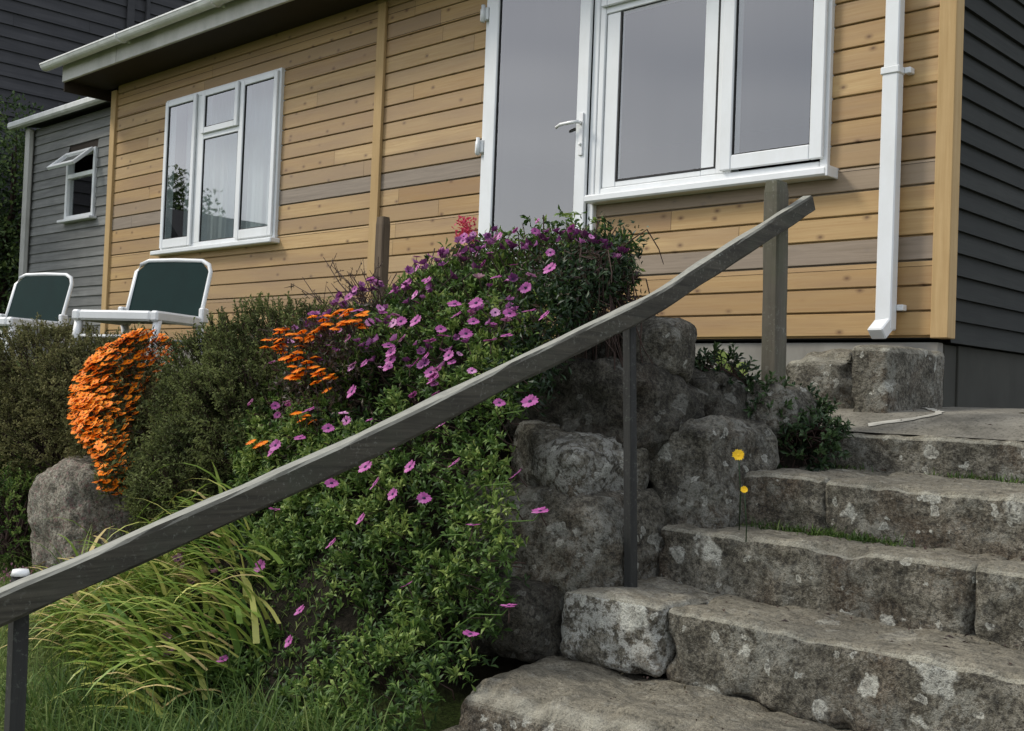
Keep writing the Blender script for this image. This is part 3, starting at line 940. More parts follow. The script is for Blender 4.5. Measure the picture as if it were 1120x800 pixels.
rock('boulder', 'mossy dark boulder in the plants behind the middle post, below the plinth', (-3.14, 4.0, -.14), (-2.66, 4.42, .14), .09, .05, 76, 'rock', rotz=R(10))
rock('boulder', 'small rounded grey boulder just left of the foot of the tall end post', (-2.90, 4.22, -.14), (-2.47, 4.52, .09), .10, .035, 77, 'mossrock')
rock('boulder', 'small dark stone beside the white lichened block of the fourth step, half under the daisies', (-3.22, 3.10, -.99), (-2.84, 3.46, -.72), .05, .025, 78, 'rock')
rock('boulder', 'low dark brown stone on the patio between the end post and the plinth stones', (-2.86, 4.74, -.12), (-2.62, 4.96, -.01), .04, .02, 79, 'rock')
rock('plinth_stone', 'rough pitted stone set against the concrete plinth, left of the squared one', (-2.99, 5.05, -.06), (-2.60, 5.45, .265), .08, .035, 80, 'stone', facets=7)
rock('plinth_stone', 'squared grey stone against the plinth below the downpipe at the house corner', (-2.545, 4.92, -.06), (-2.35, 5.50, .29), .022, .012, 81, 'stone', facets=0)
rock('boulder', 'big smooth boulder with tiny pink thrift at its foot, below the left heath shrub', (-6.96, 2.98, -1.25), (-6.22, 3.5, -.46), .28, .045, 82, 'boulder', .03, tilt=(0, R(-10)), facets=5)

# ------------------------------------------------------------------ handrail
rail = thing('garden_handrail', (-2.64, 3.44, -.72), 'weathered wooden handrail on three posts running up beside the stone steps', 'handrail')
def sweep(mb, pts, w, h, seed, bv=.008, sub=8, wob=.004, a=.4):
    P = []
    for i in range(len(pts) - 1):
        for k in range(sub):
            P.append(Vector(pts[i]).lerp(Vector(pts[i + 1]), k / sub))
    P.append(Vector(pts[-1]))
    # soften the joints
    for _ in range(4):
        P = [P[0]] + [(P[i - 1] + 2 * P[i] + P[i + 1]) / 4 for i in range(1, len(P) - 1)] + [P[-1]]
    pr = [(-w / 2 + bv, -h / 2), (w / 2 - bv, -h / 2), (w / 2, -h / 2 + bv), (w / 2, h / 2 - bv), (w / 2 - bv, h / 2), (-w / 2 + bv, h / 2), (-w / 2, h / 2 - bv), (-w / 2, -h / 2 + bv)]
    vs = []
    n = len(pr)
    for i, p in enumerate(P):
        d = (P[min(i + 1, len(P) - 1)] - P[max(i - 1, 0)]).normalized()
        x = d.cross(Vector((0, 0, 1))).normalized()
        z = x.cross(d)
        for k, (u, v_) in enumerate(pr):
            f = 1 + wob / w * 2 * noise.noise(p * 6 + Vector((k * 3.1, seed, 0)))
            vs.append(p + x * u * f + z * v_ * f)
    fs = [(i * n + k, i * n + (k + 1) % n, (i + 1) * n + (k + 1) % n, (i + 1) * n + k) for i in range(len(P) - 1) for k in range(n)]
    mb.add(vs, fs, a)
    mb.add(vs[:n], [tuple(range(n))[::-1]], a)
    mb.add(vs[-n:], [tuple(range(n))], a)
mb = MB()
RX = -2.585
sweep(mb, [(RX, .17, -.84), (RX, 1.071, -.517), (RX, 1.516, -.366), (RX, 2.092, -.163), (RX, 2.689, .074), (RX, 3.2, .270), (RX, 3.468, .375), (RX, 3.823, .552), (RX, 4.231, .750), (RX, 4.56, .905)], .054, .074, 3, sub=6, wob=.0035)
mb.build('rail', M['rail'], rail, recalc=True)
def post(mat, base, top, wx, wy, seed):
    mb = MB()
    base, top = Vector(base), Vector(top)
    n, pr = 24, [(-1, -.8), (-.8, -1), (.8, -1), (1, -.8), (1, .8), (.8, 1), (-.8, 1), (-1, .8)]
    vs = []
    for i in range(n + 1):
        p = base.lerp(top, i / n)
        sh = 1.0 if i < n else .86
        for k, (u, v_) in enumerate(pr):
            f = (1 + .05 * noise.noise(p * 7 + Vector((k * 2.3, seed, 0)))) * sh
            vs.append(p + Vector((u * wx / 2 * f, v_ * wy / 2 * f, 0)))
    m = 8
    fs = [(i * m + k, i * m + (k + 1) % m, (i + 1) * m + (k + 1) % m, (i + 1) * m + k) for i in range(n) for k in range(m)]
    fs += [tuple(range(m))[::-1], tuple(n * m + k for k in range(m))]
    mb.add(vs, fs, .5)
    return mb, mat
mb, mt = post(M['post'], (-2.655, 4.44, -.2), (-2.657, 4.40, .985), .078, .095, 1); mb.build('end_post', mt, rail)['label'] = 'tall square end post at the top of the rail'
mb, mt = post(M['darkpost'], (-2.634, 3.43, -.73), (-2.634, 3.36, .33), .038, .040, 2); mb.build('post', mt, rail)
mb, mt = post(M['darkpost'], (-2.632, 1.15, -1.72), (-2.632, 1.135, -.455), .036, .036, 3); mb.build('post', mt, rail)
mb = MB(); mb.tube([(-2.632, 1.135, -.457), (-2.632, 1.135, -.444)], [.022, .018], 10); mb.build('post_cap', M['gutter'], rail)

# short grey stake in front of the house
mb, mt = post(M['stake'], (-5.17, 4.25, -.1), (-5.17, 4.25, 1.01), .072, .06, 5)
o = mb.build('timber_stake', mt)
for v_ in o.data.vertices: v_.co -= Vector((-5.17, 4.25, -.1))
o.location = (-5.17, 4.25, -.1)
tag(o, 'short weathered timber stake standing behind the flowers in front of the house batten', 'post')

# ------------------------------------------------------------------ garden chairs
def chair(loc, rz, label):
    c = thing('garden_lounger', loc, label, 'garden chair', 'white framed garden chairs with green slings')
    W, SZ = .335, .40
    f = MB()
    f.box((-W, -.56, SZ - .068), (-W + .06, .04, SZ + .004), .022)
    f.box((W - .06, -.56, SZ - .068), (W, .04, SZ + .004), .022)
    f.box((-W + .06, -.56, SZ - .066), (W - .06, -.50, SZ + .002), .022)
    f.box((-W + .055, -.02, SZ - .053), (W - .055, .03, SZ - .002), .014)
    for s in (-1, 1):   # reclining brackets
        f.box((s * (W - .005) - .02, -.045, SZ - .04), (s * (W - .005) + .02, .035, SZ + .065), .014)
    f.build('seat_frame', M['resin'], c, local=True)
    s = MB(); s.box((-W + .05, -.51, SZ - .032), (W - .05, -.015, SZ - .026), .002); s.build('seat_sling', M['canvas'], c, local=True)
    # back frame: tube with cut top corners
    A = Matrix.Translation((0, 0, SZ)) @ Matrix.Rotation(R(-17), 4, 'X')
    h, w2, k = .43, .305, .085
    path = [(-w2, 0, 0), (-w2, 0, .1), (-w2, 0, h - k), (-w2 + k * .3, 0, h - k * .35), (-w2 + k, 0, h), (0, 0, h + .006), (w2 - k, 0, h), (w2 - k * .3, 0, h - k * .35), (w2, 0, h - k), (w2, 0, .1), (w2, 0, 0)]
    b_ = MB(); b_.tube([A @ Vector(p_) for p_ in path], .016, 10); b_.build('back_frame', M['resin'], c, local=True)
    s = MB()
    i_ = .012
    out = [(-w2 + i_, 0), (w2 - i_, 0), (w2 - i_, h - k), (w2 - k, h - i_), (-w2 + k, h - i_), (-w2 + i_, h - k)]
    n = len(out)
    s.add([A @ Vector((x, y, z)) for y in (-.006, .006) for x, z in out], [tuple(range(n)), tuple(range(n, 2 * n))[::-1]] + [(q, n + q, n + (q + 1) % n, (q + 1) % n) for q in range(n)])
    s.build('back_sling', M['canvas'], c, local=True)
    for sx in (-1, 1):
        for (y0, y1) in ((-.50, -.60), (-.02, .10)):
            l = MB()
            x = sx * (W - .03)
            l.tube([(x, y0, SZ - .03), (x, y0 * .7 + y1 * .3, SZ - .16), (x + sx * .01, y1, .002)], [.030, .027, .022], 10)
            l.build('leg', M['resin'], c, local=True)
    l = MB(); l.tube([(-W + .03, -.53, SZ - .17), (W - .03, -.53, SZ - .17)], .012, 8); l.tube([(-W + .03, .02, SZ - .17), (W - .03, .02, SZ - .17)], .012, 8)
    l.build('stretcher', M['resin'], c, local=True)
    c.rotation_euler = (0, 0, rz)
    return c
ch = chair((-7.385, 4.105, .06), R(26.8), 'white reclining garden chair with green sling back, in front of the left window')
c2 = copy_tree(ch)
c2.location = (-9.56, 4.12, .06)
c2.rotation_euler = (0, 0, R(22))
c2['label'] = 'white garden chair with green sling back at the left edge, before the grey shed'

# ------------------------------------------------------------------ plants
rp = random.Random(21)
def rvec(r):
    while True:
        q = Vector((r.uniform(-1, 1), r.uniform(-1, 1), r.uniform(-1, 1)))
        if .05 < q.length < 1: return q.normalized()
def leaf(mb, p, d, n, L, W, tint, wide=.55, bend=.12, m=0):
    s = d.cross(n)
    if s.length < 1e-4: s = d.cross(Vector((.3, .5, .8)))
    s.normalize()
    n2 = s.cross(d)
    mid = p + d * (L * wide) + n2 * (L * bend)
    mb.add([p, mid + s * (W / 2), p + d * L - n2 * (L * bend * .6), mid - s * (W / 2)], [(0, 1, 2, 3)], tint, 0, m)
def blade(mb, p, d, L, W, tint, droop, seg=5, m=0):
    """grass or strap blade that arches under its own weight"""
    s = d.cross(Vector((0, 0, 1)))
    if s.length < .05: s = Vector((1, 0, 0))
    s.normalize()
    vs, q, dd = [], Vector(p), Vector(d)
    for i in range(seg + 1):
        t = i / seg
        w = W * (1 - t ** 2.2) * .5 + .0006
        vs += [q - s * w, q + s * w]
        q = q + dd * (L / seg)
        dd = (dd + Vector((0, 0, -droop / seg * (1 + t)))).normalized()
    mb.add(vs, [(2 * i, 2 * i + 1, 2 * i + 3, 2 * i + 2) for i in range(seg)], tint, 0, m)
def daisy(name, rad, npet, mats, cup=.15, wid=1.0, seed=0, stem=.0):
    r = random.Random(seed)
    mb = MB()
    for k in range(npet):
        a = 2 * math.pi * (k + r.uniform(-.15, .15)) / npet
        d = Vector((math.cos(a), math.sin(a), 0)); s = Vector((-d.y, d.x, 0))
        L = rad * r.uniform(.88, 1.08); w = rad * math.pi / npet * 1.05 * wid
        z0, z1 = r.uniform(0, .0015), cup * rad + r.uniform(-.1, .1) * rad
        mb.add([d * (rad * .16) - s * (w * .45) + Vector((0, 0, z0)), d * (rad * .16) + s * (w * .45) + Vector((0, 0, z0)),
                d * (L * .72) + s * w + Vector((0, 0, z1 * .8)), d * L + Vector((0, 0, z1)), d * (L * .72) - s * w + Vector((0, 0, z1 * .8))],
               [(0, 1, 2, 3, 4)], r.uniform(.15, .9))
    n = 8
    c = [Vector((math.cos(2 * math.pi * k / n) * rad * .24, math.sin(2 * math.pi * k / n) * rad * .24, .002)) for k in range(n)]
    mb.add(c + [Vector((0, 0, rad * .17))], [(k, (k + 1) % n, n) for k in range(n)], .5, 0, 1)
    if stem:
        mb.tube([(0, 0, 0), (stem * .1, 0, -stem * .5), (stem * .35, 0, -stem)], .0022, 5, m=2)
    me = mb.build(name, mats, None, local=True)
    return me
def face_dir(r, spread=.35, lean=(-.35, -.35, 1.0)):
    d = (Vector(lean).normalized() + rvec(r) * spread).normalized()
    return d.to_track_quat('Z', 'Y').to_euler()
def put_flower(proto, parent, p, r, spread=.35, lean=(-.35, -.35, 1.0), sc=None, first=[]):
    f = proto.copy(); col.objects.link(f); f.parent = parent
    f.location = Vector(p) - parent.location
    f.rotation_euler = face_dir(r, spread, lean)
    k = sc or r.uniform(.85, 1.15)
    f.scale = (k, k, k)
    return f

# --- the purple daisy mass spilling down the bank
PR = [(4.15, .32, -3.30, -4.3), (3.95, .52, -3.15, -4.35), (3.70, .62, -2.98, -4.5), (3.45, .48, -3.0, -4.6), (3.25, .18, -3.05, -4.6),
      (3.05, -.18, -3.02, -4.6), (2.95, -.55, -2.84, -4.5), (2.84, -.86, -2.86, -4.4), (2.45, -1.16, -2.90, -4.45), (2.05, -1.42, -2.80, -4.3)]
def interp(x, X, Y):
    if x <= X[0]: return Y[0]
    for i in range(len(X) - 1):
        if x <= X[i + 1]: return Y[i] + (Y[i + 1] - Y[i]) * (x - X[i]) / (X[i + 1] - X[i])
    return Y[-1]
def S(u, t):
    i = min(int(t), 8); f = t - i
    q = [PR[i][k] * (1 - f) + PR[i + 1][k] * f for k in range(4)]
    x = q[2] + (q[3] - q[2]) * u
    w = max(0, 1 - max(0, t - 2) / 3)
    return Vector((x, q[0], q[1] + interp(x, [-4.6, -4.3, -3.95, -3.3, -2.9], [-.25, -.12, 0, .06, -.05]) * w))
def Sn(u, t):
    a = S(u + .01, t) - S(u - .01, t); b = S(u, min(t + .02, 9)) - S(u, max(t - .02, 0))
    return b.cross(a).normalized() if b.cross(a).z > 0 or b.cross(a).y < 0 else a.cross(b).normalized()
ost = thing('daisy_bush', (-3.6, 3.0, -.6), 'sprawling green bush dotted with purple-pink daisies, tumbling down the bank beside the steps', 'flowering bush')
mb = MB()
cnt = 0
while cnt < 10600:
    u, t = rp.uniform(-.02, 1.04), rp.uniform(.3, 8.99)
    if cnt > 8800: u, t = rp.uniform(.6, 1.12), rp.uniform(5.0, 8.9)
    p, n = S(u, t), Sn(u, t)
    cl = noise.noise(p * 3.2) * .5 + .5 * noise.noise(p * 8.5)
    if rp.random() > .72 + cl * .9: continue
    edge = min(1, min(u + .05, 1.06 - u) * 7)
    dep = rp.random() ** 1.7
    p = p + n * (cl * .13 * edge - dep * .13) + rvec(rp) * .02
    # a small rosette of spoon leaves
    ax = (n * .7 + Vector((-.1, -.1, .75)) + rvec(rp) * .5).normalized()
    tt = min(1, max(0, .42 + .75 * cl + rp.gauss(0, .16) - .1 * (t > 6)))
    for k in range(rp.randint(5, 8)):
        d = (ax * rp.uniform(.25, 1.0) + rvec(rp) * .85).normalized()
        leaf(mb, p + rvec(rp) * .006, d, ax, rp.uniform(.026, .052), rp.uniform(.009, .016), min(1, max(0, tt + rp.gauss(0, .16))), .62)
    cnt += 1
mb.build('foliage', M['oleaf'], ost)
mb = MB()
for _ in range(900):
    u, t = rp.uniform(0, 1), rp.uniform(.3, 8)
    p, n = S(u, t), Sn(u, t)
    q = p - n * .14
    e = p + n * rp.uniform(-.02, .05) + rvec(rp) * .06
    mb.tube([q, (q + e) / 2 + rvec(rp) * .02, e], [.003, .0025, .0015], 4, cap=False)
mb.build('stems', M['stem'], ost)
mb = MB()
# bare trailing stems hanging over the rocks at the right
for _ in range(80):
    s = Vector((rp.uniform(-3.2, -2.98), rp.uniform(3.5, 3.8), rp.uniform(.35, .6)))
    e = s + Vector((rp.uniform(.0, .20), rp.uniform(-.1, .12), rp.uniform(-.5, .02)))
    m1 = s.lerp(e, .45) + Vector((.05, 0, rp.uniform(.03, .14))) + rvec(rp) * .03
    mb.tube([s, s.lerp(m1, .6) + rvec(rp) * .015, m1, m1.lerp(e, .6) + rvec(rp) * .015, e], [.004, .0035, .003, .0025, .0015], 4, cap=False)
mb.build('trailing_stems', M['stem'], ost)
mb = MB()
for _ in range(2600):
    u, t = rp.uniform(-.04, .18), rp.uniform(.4, 3.9)
    p, n = S(u, t), Sn(u, t)
    p = p + rvec(rp) * .05 + n * rp.uniform(-.06, .05)
    leaf(mb, p, rvec(rp), rvec(rp), rp.uniform(.018, .04), rp.uniform(.008, .015), rp.random(), m=int(rp.random() < .5))
mb.build('withered_leaves', [M['bronze'], M['fern']], ost)
mb = MB()
for _ in range(3200):   # leafy skirt hanging under the crown at its right end
    u, t = rp.uniform(-.05, .10), rp.uniform(1.8, 4.4)
    p, n = S(u, t), Sn(u, t)
    p = p + rvec(rp) * .05 + n * rp.uniform(-.14, .04)
    leaf(mb, p, (rvec(rp) + Vector((0, 0, -.2))).normalized(), rvec(rp), rp.uniform(.025, .045), rp.uniform(.009, .015), rp.random() * .8)
mb.build('undergrowth', M['fern'], ost)
PINK=[(-3.09,3.44,0.47),(-3.34,3.39,0.44),(-3.16,3.38,0.39),(-3.52,3.33,0.33),(-3.38,3.32,0.33),(-3.08,3.32,0.29),(-2.99,3.31,0.27),(-3.16,3.29,0.28),(-3.34,3.27,0.25),(-3.81,3.29,0.26),(-3.70,3.28,0.26),(-3.47,3.23,0.19),(-3.36,3.25,0.20),(-3.55,3.23,0.17),(-3.20,3.23,0.17),(-3.13,3.25,0.19),(-3.79,3.21,0.15),(-3.76,3.20,0.12),(-4.20,3.36,0.32),(-4.13,3.26,0.19),(-3.76,3.20,0.09),(-3.74,3.17,0.06),(-3.53,3.19,0.10),(-3.39,3.19,0.11),(-3.46,3.16,0.04),(-3.42,3.14,0.01),(-3.91,3.12,-0.05),(-3.96,3.04,-0.21),(-4.28,3.00,-0.30),(-4.31,3.00,-0.33),(-4.13,3.02,-0.26),(-4.13,3.06,-0.14),(-3.27,3.09,-0.08),(-2.99,3.17,0.04),(-3.02,3.11,-0.07),(-2.92,3.17,-0.06),(-3.73,3.01,-0.29),(-3.84,3.00,-0.34),(-3.65,3.00,-0.35),(-3.54,3.02,-0.27),(-3.38,3.00,-0.33),(-3.83,2.97,-0.43),(-3.56,2.98,-0.41),(-3.14,3.01,-0.30),(-3.44,2.97,-0.44),(-3.26,2.97,-0.44),(-2.85,3.04,-0.32),(-4.18,2.94,-0.57),(-3.72,2.90,-0.66),(-3.59,2.94,-0.55),(-4.14,2.85,-0.80),(-4.46,2.87,-0.76),(-3.72,2.76,-0.91),(-3.63,2.65,-1.00),(-3.89,2.53,-1.10),(-2.73,3.04,-0.44),(-2.97,2.95,-0.51),(-3.22,2.87,-0.75),(-2.75,2.92,-0.76),(-2.84,2.83,-0.86),(-3.80,3.00,-0.31),(-3.51,3.25,0.22),(-3.92,3.41,0.44),(-3.98,3.39,0.41),(-3.46,3.29,0.28)]
DARK=[(-3.46,3.66,0.65),(-3.32,3.64,0.65),(-3.27,3.68,0.68),(-3.19,3.68,0.68),(-3.09,3.68,0.63),(-3.01,3.68,0.60),(-2.93,3.68,0.58),(-3.61,3.65,0.64),(-3.51,3.62,0.63),(-3.61,3.58,0.59),(-3.76,3.57,0.58),(-3.70,3.44,0.49),(-3.83,3.42,0.46),(-3.97,3.41,0.44),(-4.09,3.44,0.45),(-3.38,3.66,0.67),(-3.23,3.68,0.66),(-3.14,3.68,0.66),(-3.42,3.59,0.62),(-3.59,3.47,0.52),(-2.93,3.63,0.55)]
BROWN=[(-4.62,2.78,-0.79),(-4.59,2.73,-0.82),(-4.57,2.75,-0.85),(-4.53,2.77,-0.91),(-4.39,2.73,-0.93),(-4.42,2.82,-0.86),(-4.30,2.52,-1.09),(-4.18,2.47,-1.13),(-3.44,3.39,0.44)]
ORANGE2=[(-4.96,3.43,0.28),(-4.94,3.42,0.24),(-4.94,3.42,0.20),(-4.77,3.42,0.25),(-4.67,3.43,0.28),(-4.86,3.40,0.15),(-4.75,3.41,0.18),(-4.57,3.44,0.32),(-4.59,3.45,0.36),(-4.46,3.45,0.36),(-4.32,3.45,0.36),(-4.43,3.44,0.32),(-4.73,3.39,0.09),(-4.74,3.38,0.05),(-4.57,3.39,0.07),(-4.49,3.38,0.05),(-4.55,3.39,0.09),(-4.39,3.44,0.33),(-4.65,3.34,-0.12),(-4.67,3.40,0.13),(-4.87,3.43,0.27),(-4.89,3.31,-0.28)]

pk = daisy('flower', .030, 13, [M['pink'], M['eye'], M['stem']], .12, 1, 1, .05)
dk = daisy('flower', .028, 11, [M['plum'], M['eye'], M['stem']], .75, 1, 2, .06)
fd = daisy('flower', .026, 10, [M['faded'], M['eye'], M['stem']], .6, .8, 3, .05)
for proto, L in ((pk, PINK), (dk, DARK), (fd, BROWN)):
    for i, q in enumerate(L):
        p = Vector(q)
        if proto is dk:
            f = put_flower(proto, ost, p + Vector((0, 0, .02)), rp, .55, (.2, .2, 1))
        else:
            f = put_flower(proto, ost, p + Vector((.045, -.075, .04)), rp, .6, (.0, -.5, .8))
    if proto is pk:
        sm_ = MB()
        for q in L:
            if q[0] > -3.0 and q[2] < .1:
                e = Vector(q) + Vector((.045, -.075, .035))
                b0 = e + Vector((-.34, .02, -.16))
                sm_.tube([b0, b0.lerp(e, .5) + Vector((0, 0, .03)), e + Vector((-.03, 0, -.03)), e], [.003, .0026, .0022, .002], 5)
        sm_.build('long_stems', M['oleaf'], ost)
    if proto is pk: pk_me = pk.data
    if proto is dk: dk_me = dk.data
    bpy.data.objects.remove(proto)
# the rest of the blooms: smaller, half open or fading
mb = MB()
def stamp(mb, me, M4, tint=None):
    o_ = len(mb.v)
    mb.v += [tuple(M4 @ v_.co) for v_ in me.vertices]
    tt = rp.random()
    for f in me.polygons:
        mb.f.append(tuple(o_ + k for k in f.vertices)); mb.m.append(f.material_index); mb.sm.append(False); mb.a.append(min(1, max(0, tt + rp.gauss(0, .2)))); mb.b.append(0)
for me, n, t0, t1, mi in ((pk_me, 120, 1.6, 5.0, 0), (dk_me, 150, 1.4, 4.4, 3)):
    k_ = 0
    while k_ < n:
        u, t = rp.uniform(.02, 1.0), rp.uniform(t0, t1)
        p = S(u, t)
        if noise.noise(p * 4.0) < rp.uniform(-.35, .25): continue
        k_ += 1
        p = p + Sn(u, t) * rp.uniform(.05, .13)
        o_ = len(mb.m)
        stamp(mb, me, Matrix.Translation(p) @ face_dir(rp, .8, (0, -.4, .9)).to_matrix().to_4x4() @ Matrix.Scale(rp.uniform(.5, .85), 4))
        if mi:
            for j in range(o_, len(mb.m)):
                if mb.m[j] == 0: mb.m[j] = mi
tag(mb.build('flowers', [M['pink'], M['eye'], M['stem'], M['mauve']], ost), kind='stuff')

# --- orange daisies
def orange_clump(label, pts, extra, stuff_n, r, cat='flowers'):
    pass
og = daisy('flower', .031, 15, [M['orange'], M['oeye'], M['stem']], .05, 1, 5, .05)
og2 = daisy('flower', .025, 12, [M['orange'], M['oeye'], M['stem']], -.25, 1, 6, .05)
RIB = [((-6.36, 3.52, .23), .21), ((-6.50, 3.43, .13), .25), ((-6.52, 3.30, -.04), .235), ((-6.31, 3.15, -.20), .20), ((-6.09, 3.05, -.33), .150), ((-5.84, 3.0, -.44), .099), ((-5.71, 2.95, -.53), .082), ((-5.66, 2.90, -.60), .048)]
oc = thing('orange_daisies', (-6.3, 3.2, -.5), 'dense cascade of bright orange daisies hanging between the two shrubs below the chairs', 'flowers')
side = Vector((.72, .69, 0))
def rib(s, v):
    i = min(int(s), 6); f = s - i
    c = Vector(RIB[i][0]).lerp(Vector(RIB[i + 1][0]), f)
    w = RIB[i][1] * (1 - f) + RIB[i + 1][1] * f
    d = (Vector(RIB[i + 1][0]) - Vector(RIB[i][0])).normalized()
    out = Vector((.55, -.72, .35)).normalized()
    cx = side - d * side.dot(d) * .3
    return c + cx * (w * v * .95) + out * (.16 * (1 - v * v)) + Vector((0, 0, .02)), out
spots = []
tries = 0
while len(spots) < 430 and tries < 30000:
    tries += 1
    s = 7 * rp.random() ** 1.25
    v_ = rp.uniform(-1, 1)
    p, n = rib(s, v_)
    p = p + n * rp.uniform(-.02, .02) + Vector((0, 0, -.045 * (v_ > .3) * rp.random()))
    dens = .026 if s < 4.5 else .036
    if v_ > .55 and rp.random() < .4: continue
    if all((p - q).length > dens for q in spots): spots.append(p)
spots.sort(key=lambda p: p.length)
mb = MB()
for i, p in enumerate(spots):
    if i < 100:
        put_flower(og, oc, p, rp, .34, (.0, -.5, .8))
    else:
        me = og.data
        M4 = Matrix.Translation(p) @ face_dir(rp, .34, (.0, -.5, .8)).to_matrix().to_4x4() @ Matrix.Scale(rp.uniform(.85, 1.15), 4)
        o_ = len(mb.v)
        mb.v += [tuple(M4 @ v_.co) for v_ in me.vertices]
        for f in me.polygons:
            mb.f.append(tuple(o_ + k for k in f.vertices)); mb.m.append(f.material_index); mb.sm.append(False); mb.a.append(rp.random()); mb.b.append(0)
tag(mb.build('flowers', [M['orange'], M['oeye'], M['stem']], oc), kind='stuff')
mb = MB()
for _ in range(2600):
    s, v_ = 7 * rp.random(), rp.uniform(-1.1, 1.1)
    p, n = rib(s, max(-1, min(1, v_)))
    p = p - n * rp.uniform(.03, .12) + rvec(rp) * .03
    leaf(mb, p, (Vector((0, -.2, .5)) + rvec(rp)).normalized(), n, rp.uniform(.03, .06), rp.uniform(.006, .012), rp.random() * .8)
mb.build('foliage', M['heath2'], oc)
oc2 = thing('orange_daisies', (-4.65, 3.45, -.1), 'loose clump of orange daisies in bronze foliage beside the purple daisy bush', 'flowers')
for q in ORANGE2:
    p = Vector(q) * .905
    put_flower(og2, oc2, p + Vector((.05, -.05, 0)), rp, .25, (-.15, -.25, 1), 1.35)
    for k in range(3):
        put_flower(og2, oc2, p + Vector((rp.uniform(-.05, .08), rp.uniform(-.07, .02), rp.uniform(-.05, .03))), rp, .3, (-.15, -.25, 1), 1.15)
mb = MB()
for _ in range(3000):
    p = Vector((rp.gauss(-4.24, .17), rp.gauss(3.16, .07), 0)); p.z = rp.uniform(-.45, .28) + .35 * max(0, (p.x + 4.4)) * rp.random()
    leaf(mb, p, (Vector((0, -.2, .4)) + rvec(rp)).normalized(), rvec(rp), rp.uniform(.025, .055), rp.uniform(.007, .013), rp.random())
mb.build('foliage', M['bronze'], oc2)
for o in (og, og2): bpy.data.objects.remove(o)

# --- heath shrubs: thousands of short leafy sprays on a lumpy body
def shrub(name, label, base, lobes, n, mat, leafL, seed, up=.45, cat='shrub', leafW=.42, perspray=17, sprayL=.085):
    r = random.Random(seed)
    o = thing(name, base, label, cat, 'heath shrubs on the bank' if name == 'heath_shrub' else None)
    mb, st, core = MB(), MB(), MB()
    vol = [l[1][0] * l[1][1] + l[1][0] * l[1][2] + l[1][1] * l[1][2] for l in lobes]
    for _ in range(n):
        c, rad = r.choices(lobes, vol)[0]
        d = rvec(r)
        if d.y > .55 and r.random() < .7: continue
        lump = 1 + .20 * noise.noise(d * 2.2 + Vector(c)) + .16 * noise.noise(d * 5.5 + Vector(c) * 2)
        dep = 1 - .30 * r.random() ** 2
        p = Vector(c) + Vector((d.x * rad[0], d.y * rad[1], d.z * rad[2])) * (lump * dep)
        nrm = Vector((d.x / rad[0], d.y / rad[1], d.z / rad[2])).normalized()
        ax = (nrm * .8 + Vector((0, 0, up)) + rvec(r) * .45).normalized()
        L = sprayL * r.uniform(.6, 1.3)
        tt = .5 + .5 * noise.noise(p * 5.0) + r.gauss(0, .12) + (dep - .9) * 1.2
        st.tube([p - ax * .03, p + ax * L], [.0022, .0012], 3, cap=False)
        for k in range(perspray):
            s = (k + r.random()) / perspray
            ld = (ax * .75 + rvec(r) * .85).normalized()
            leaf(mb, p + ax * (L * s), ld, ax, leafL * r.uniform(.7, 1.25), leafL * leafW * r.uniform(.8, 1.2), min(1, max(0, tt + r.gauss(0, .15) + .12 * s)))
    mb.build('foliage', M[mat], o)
    # woody inside
    for c, rad in lobes:
        for _ in range(26):
            d = rvec(r)
            e = Vector(c) + Vector((d.x * rad[0], d.y * rad[1], abs(d.z) * rad[2])) * .85
            b0 = Vector((base[0] + r.uniform(-.1, .1), base[1] + r.uniform(-.05, .1), base[2]))
            st.tube([b0, b0.lerp(e, .5) + rvec(r) * .05, e], [.011, .007, .003], 5, cap=False)
    st.build('branches', M['stem'], o)
    return o
shrub('heath_shrub', 'dark olive rounded heath shrub between the orange daisies and the purple daisy bush', (-5.15, 3.4, -.75),
      [((-5.02, 3.52, .06), (.58, .38, .33)), ((-5.46, 3.44, -.14), (.44, .34, .40)), ((-4.95, 3.28, -.28), (.55, .34, .40)), ((-5.2, 3.12, -.55), (.45, .26, .30))], 6200, 'heath2', .023, 5)
shrub('heath_shrub', 'yellowish olive heath shrub at the left edge, above the pinkish boulder', (-7.5, 3.5, -.7),
      [((-7.75, 3.5, .0), (.62, .36, .33)), ((-7.05, 3.5, -.12), (.50, .36, .36)), ((-7.6, 3.4, -.42), (.60, .30, .36)), ((-6.55, 3.42, -.30), (.36, .28, .36)), ((-8.3, 3.4, -.45), (.5, .35, .45))], 6600, 'heath', .023, 6)
shrub('low_shrub', 'low bright green leafy clump at the left edge beside the pinkish boulder', (-7.4, 3.1, -1.15),
      [((-7.45, 3.12, -.92), (.36, .26, .26)), ((-7.9, 3.2, -.85), (.4, .28, .3))], 1000, 'oleaf', .026, 8, cat='plant')
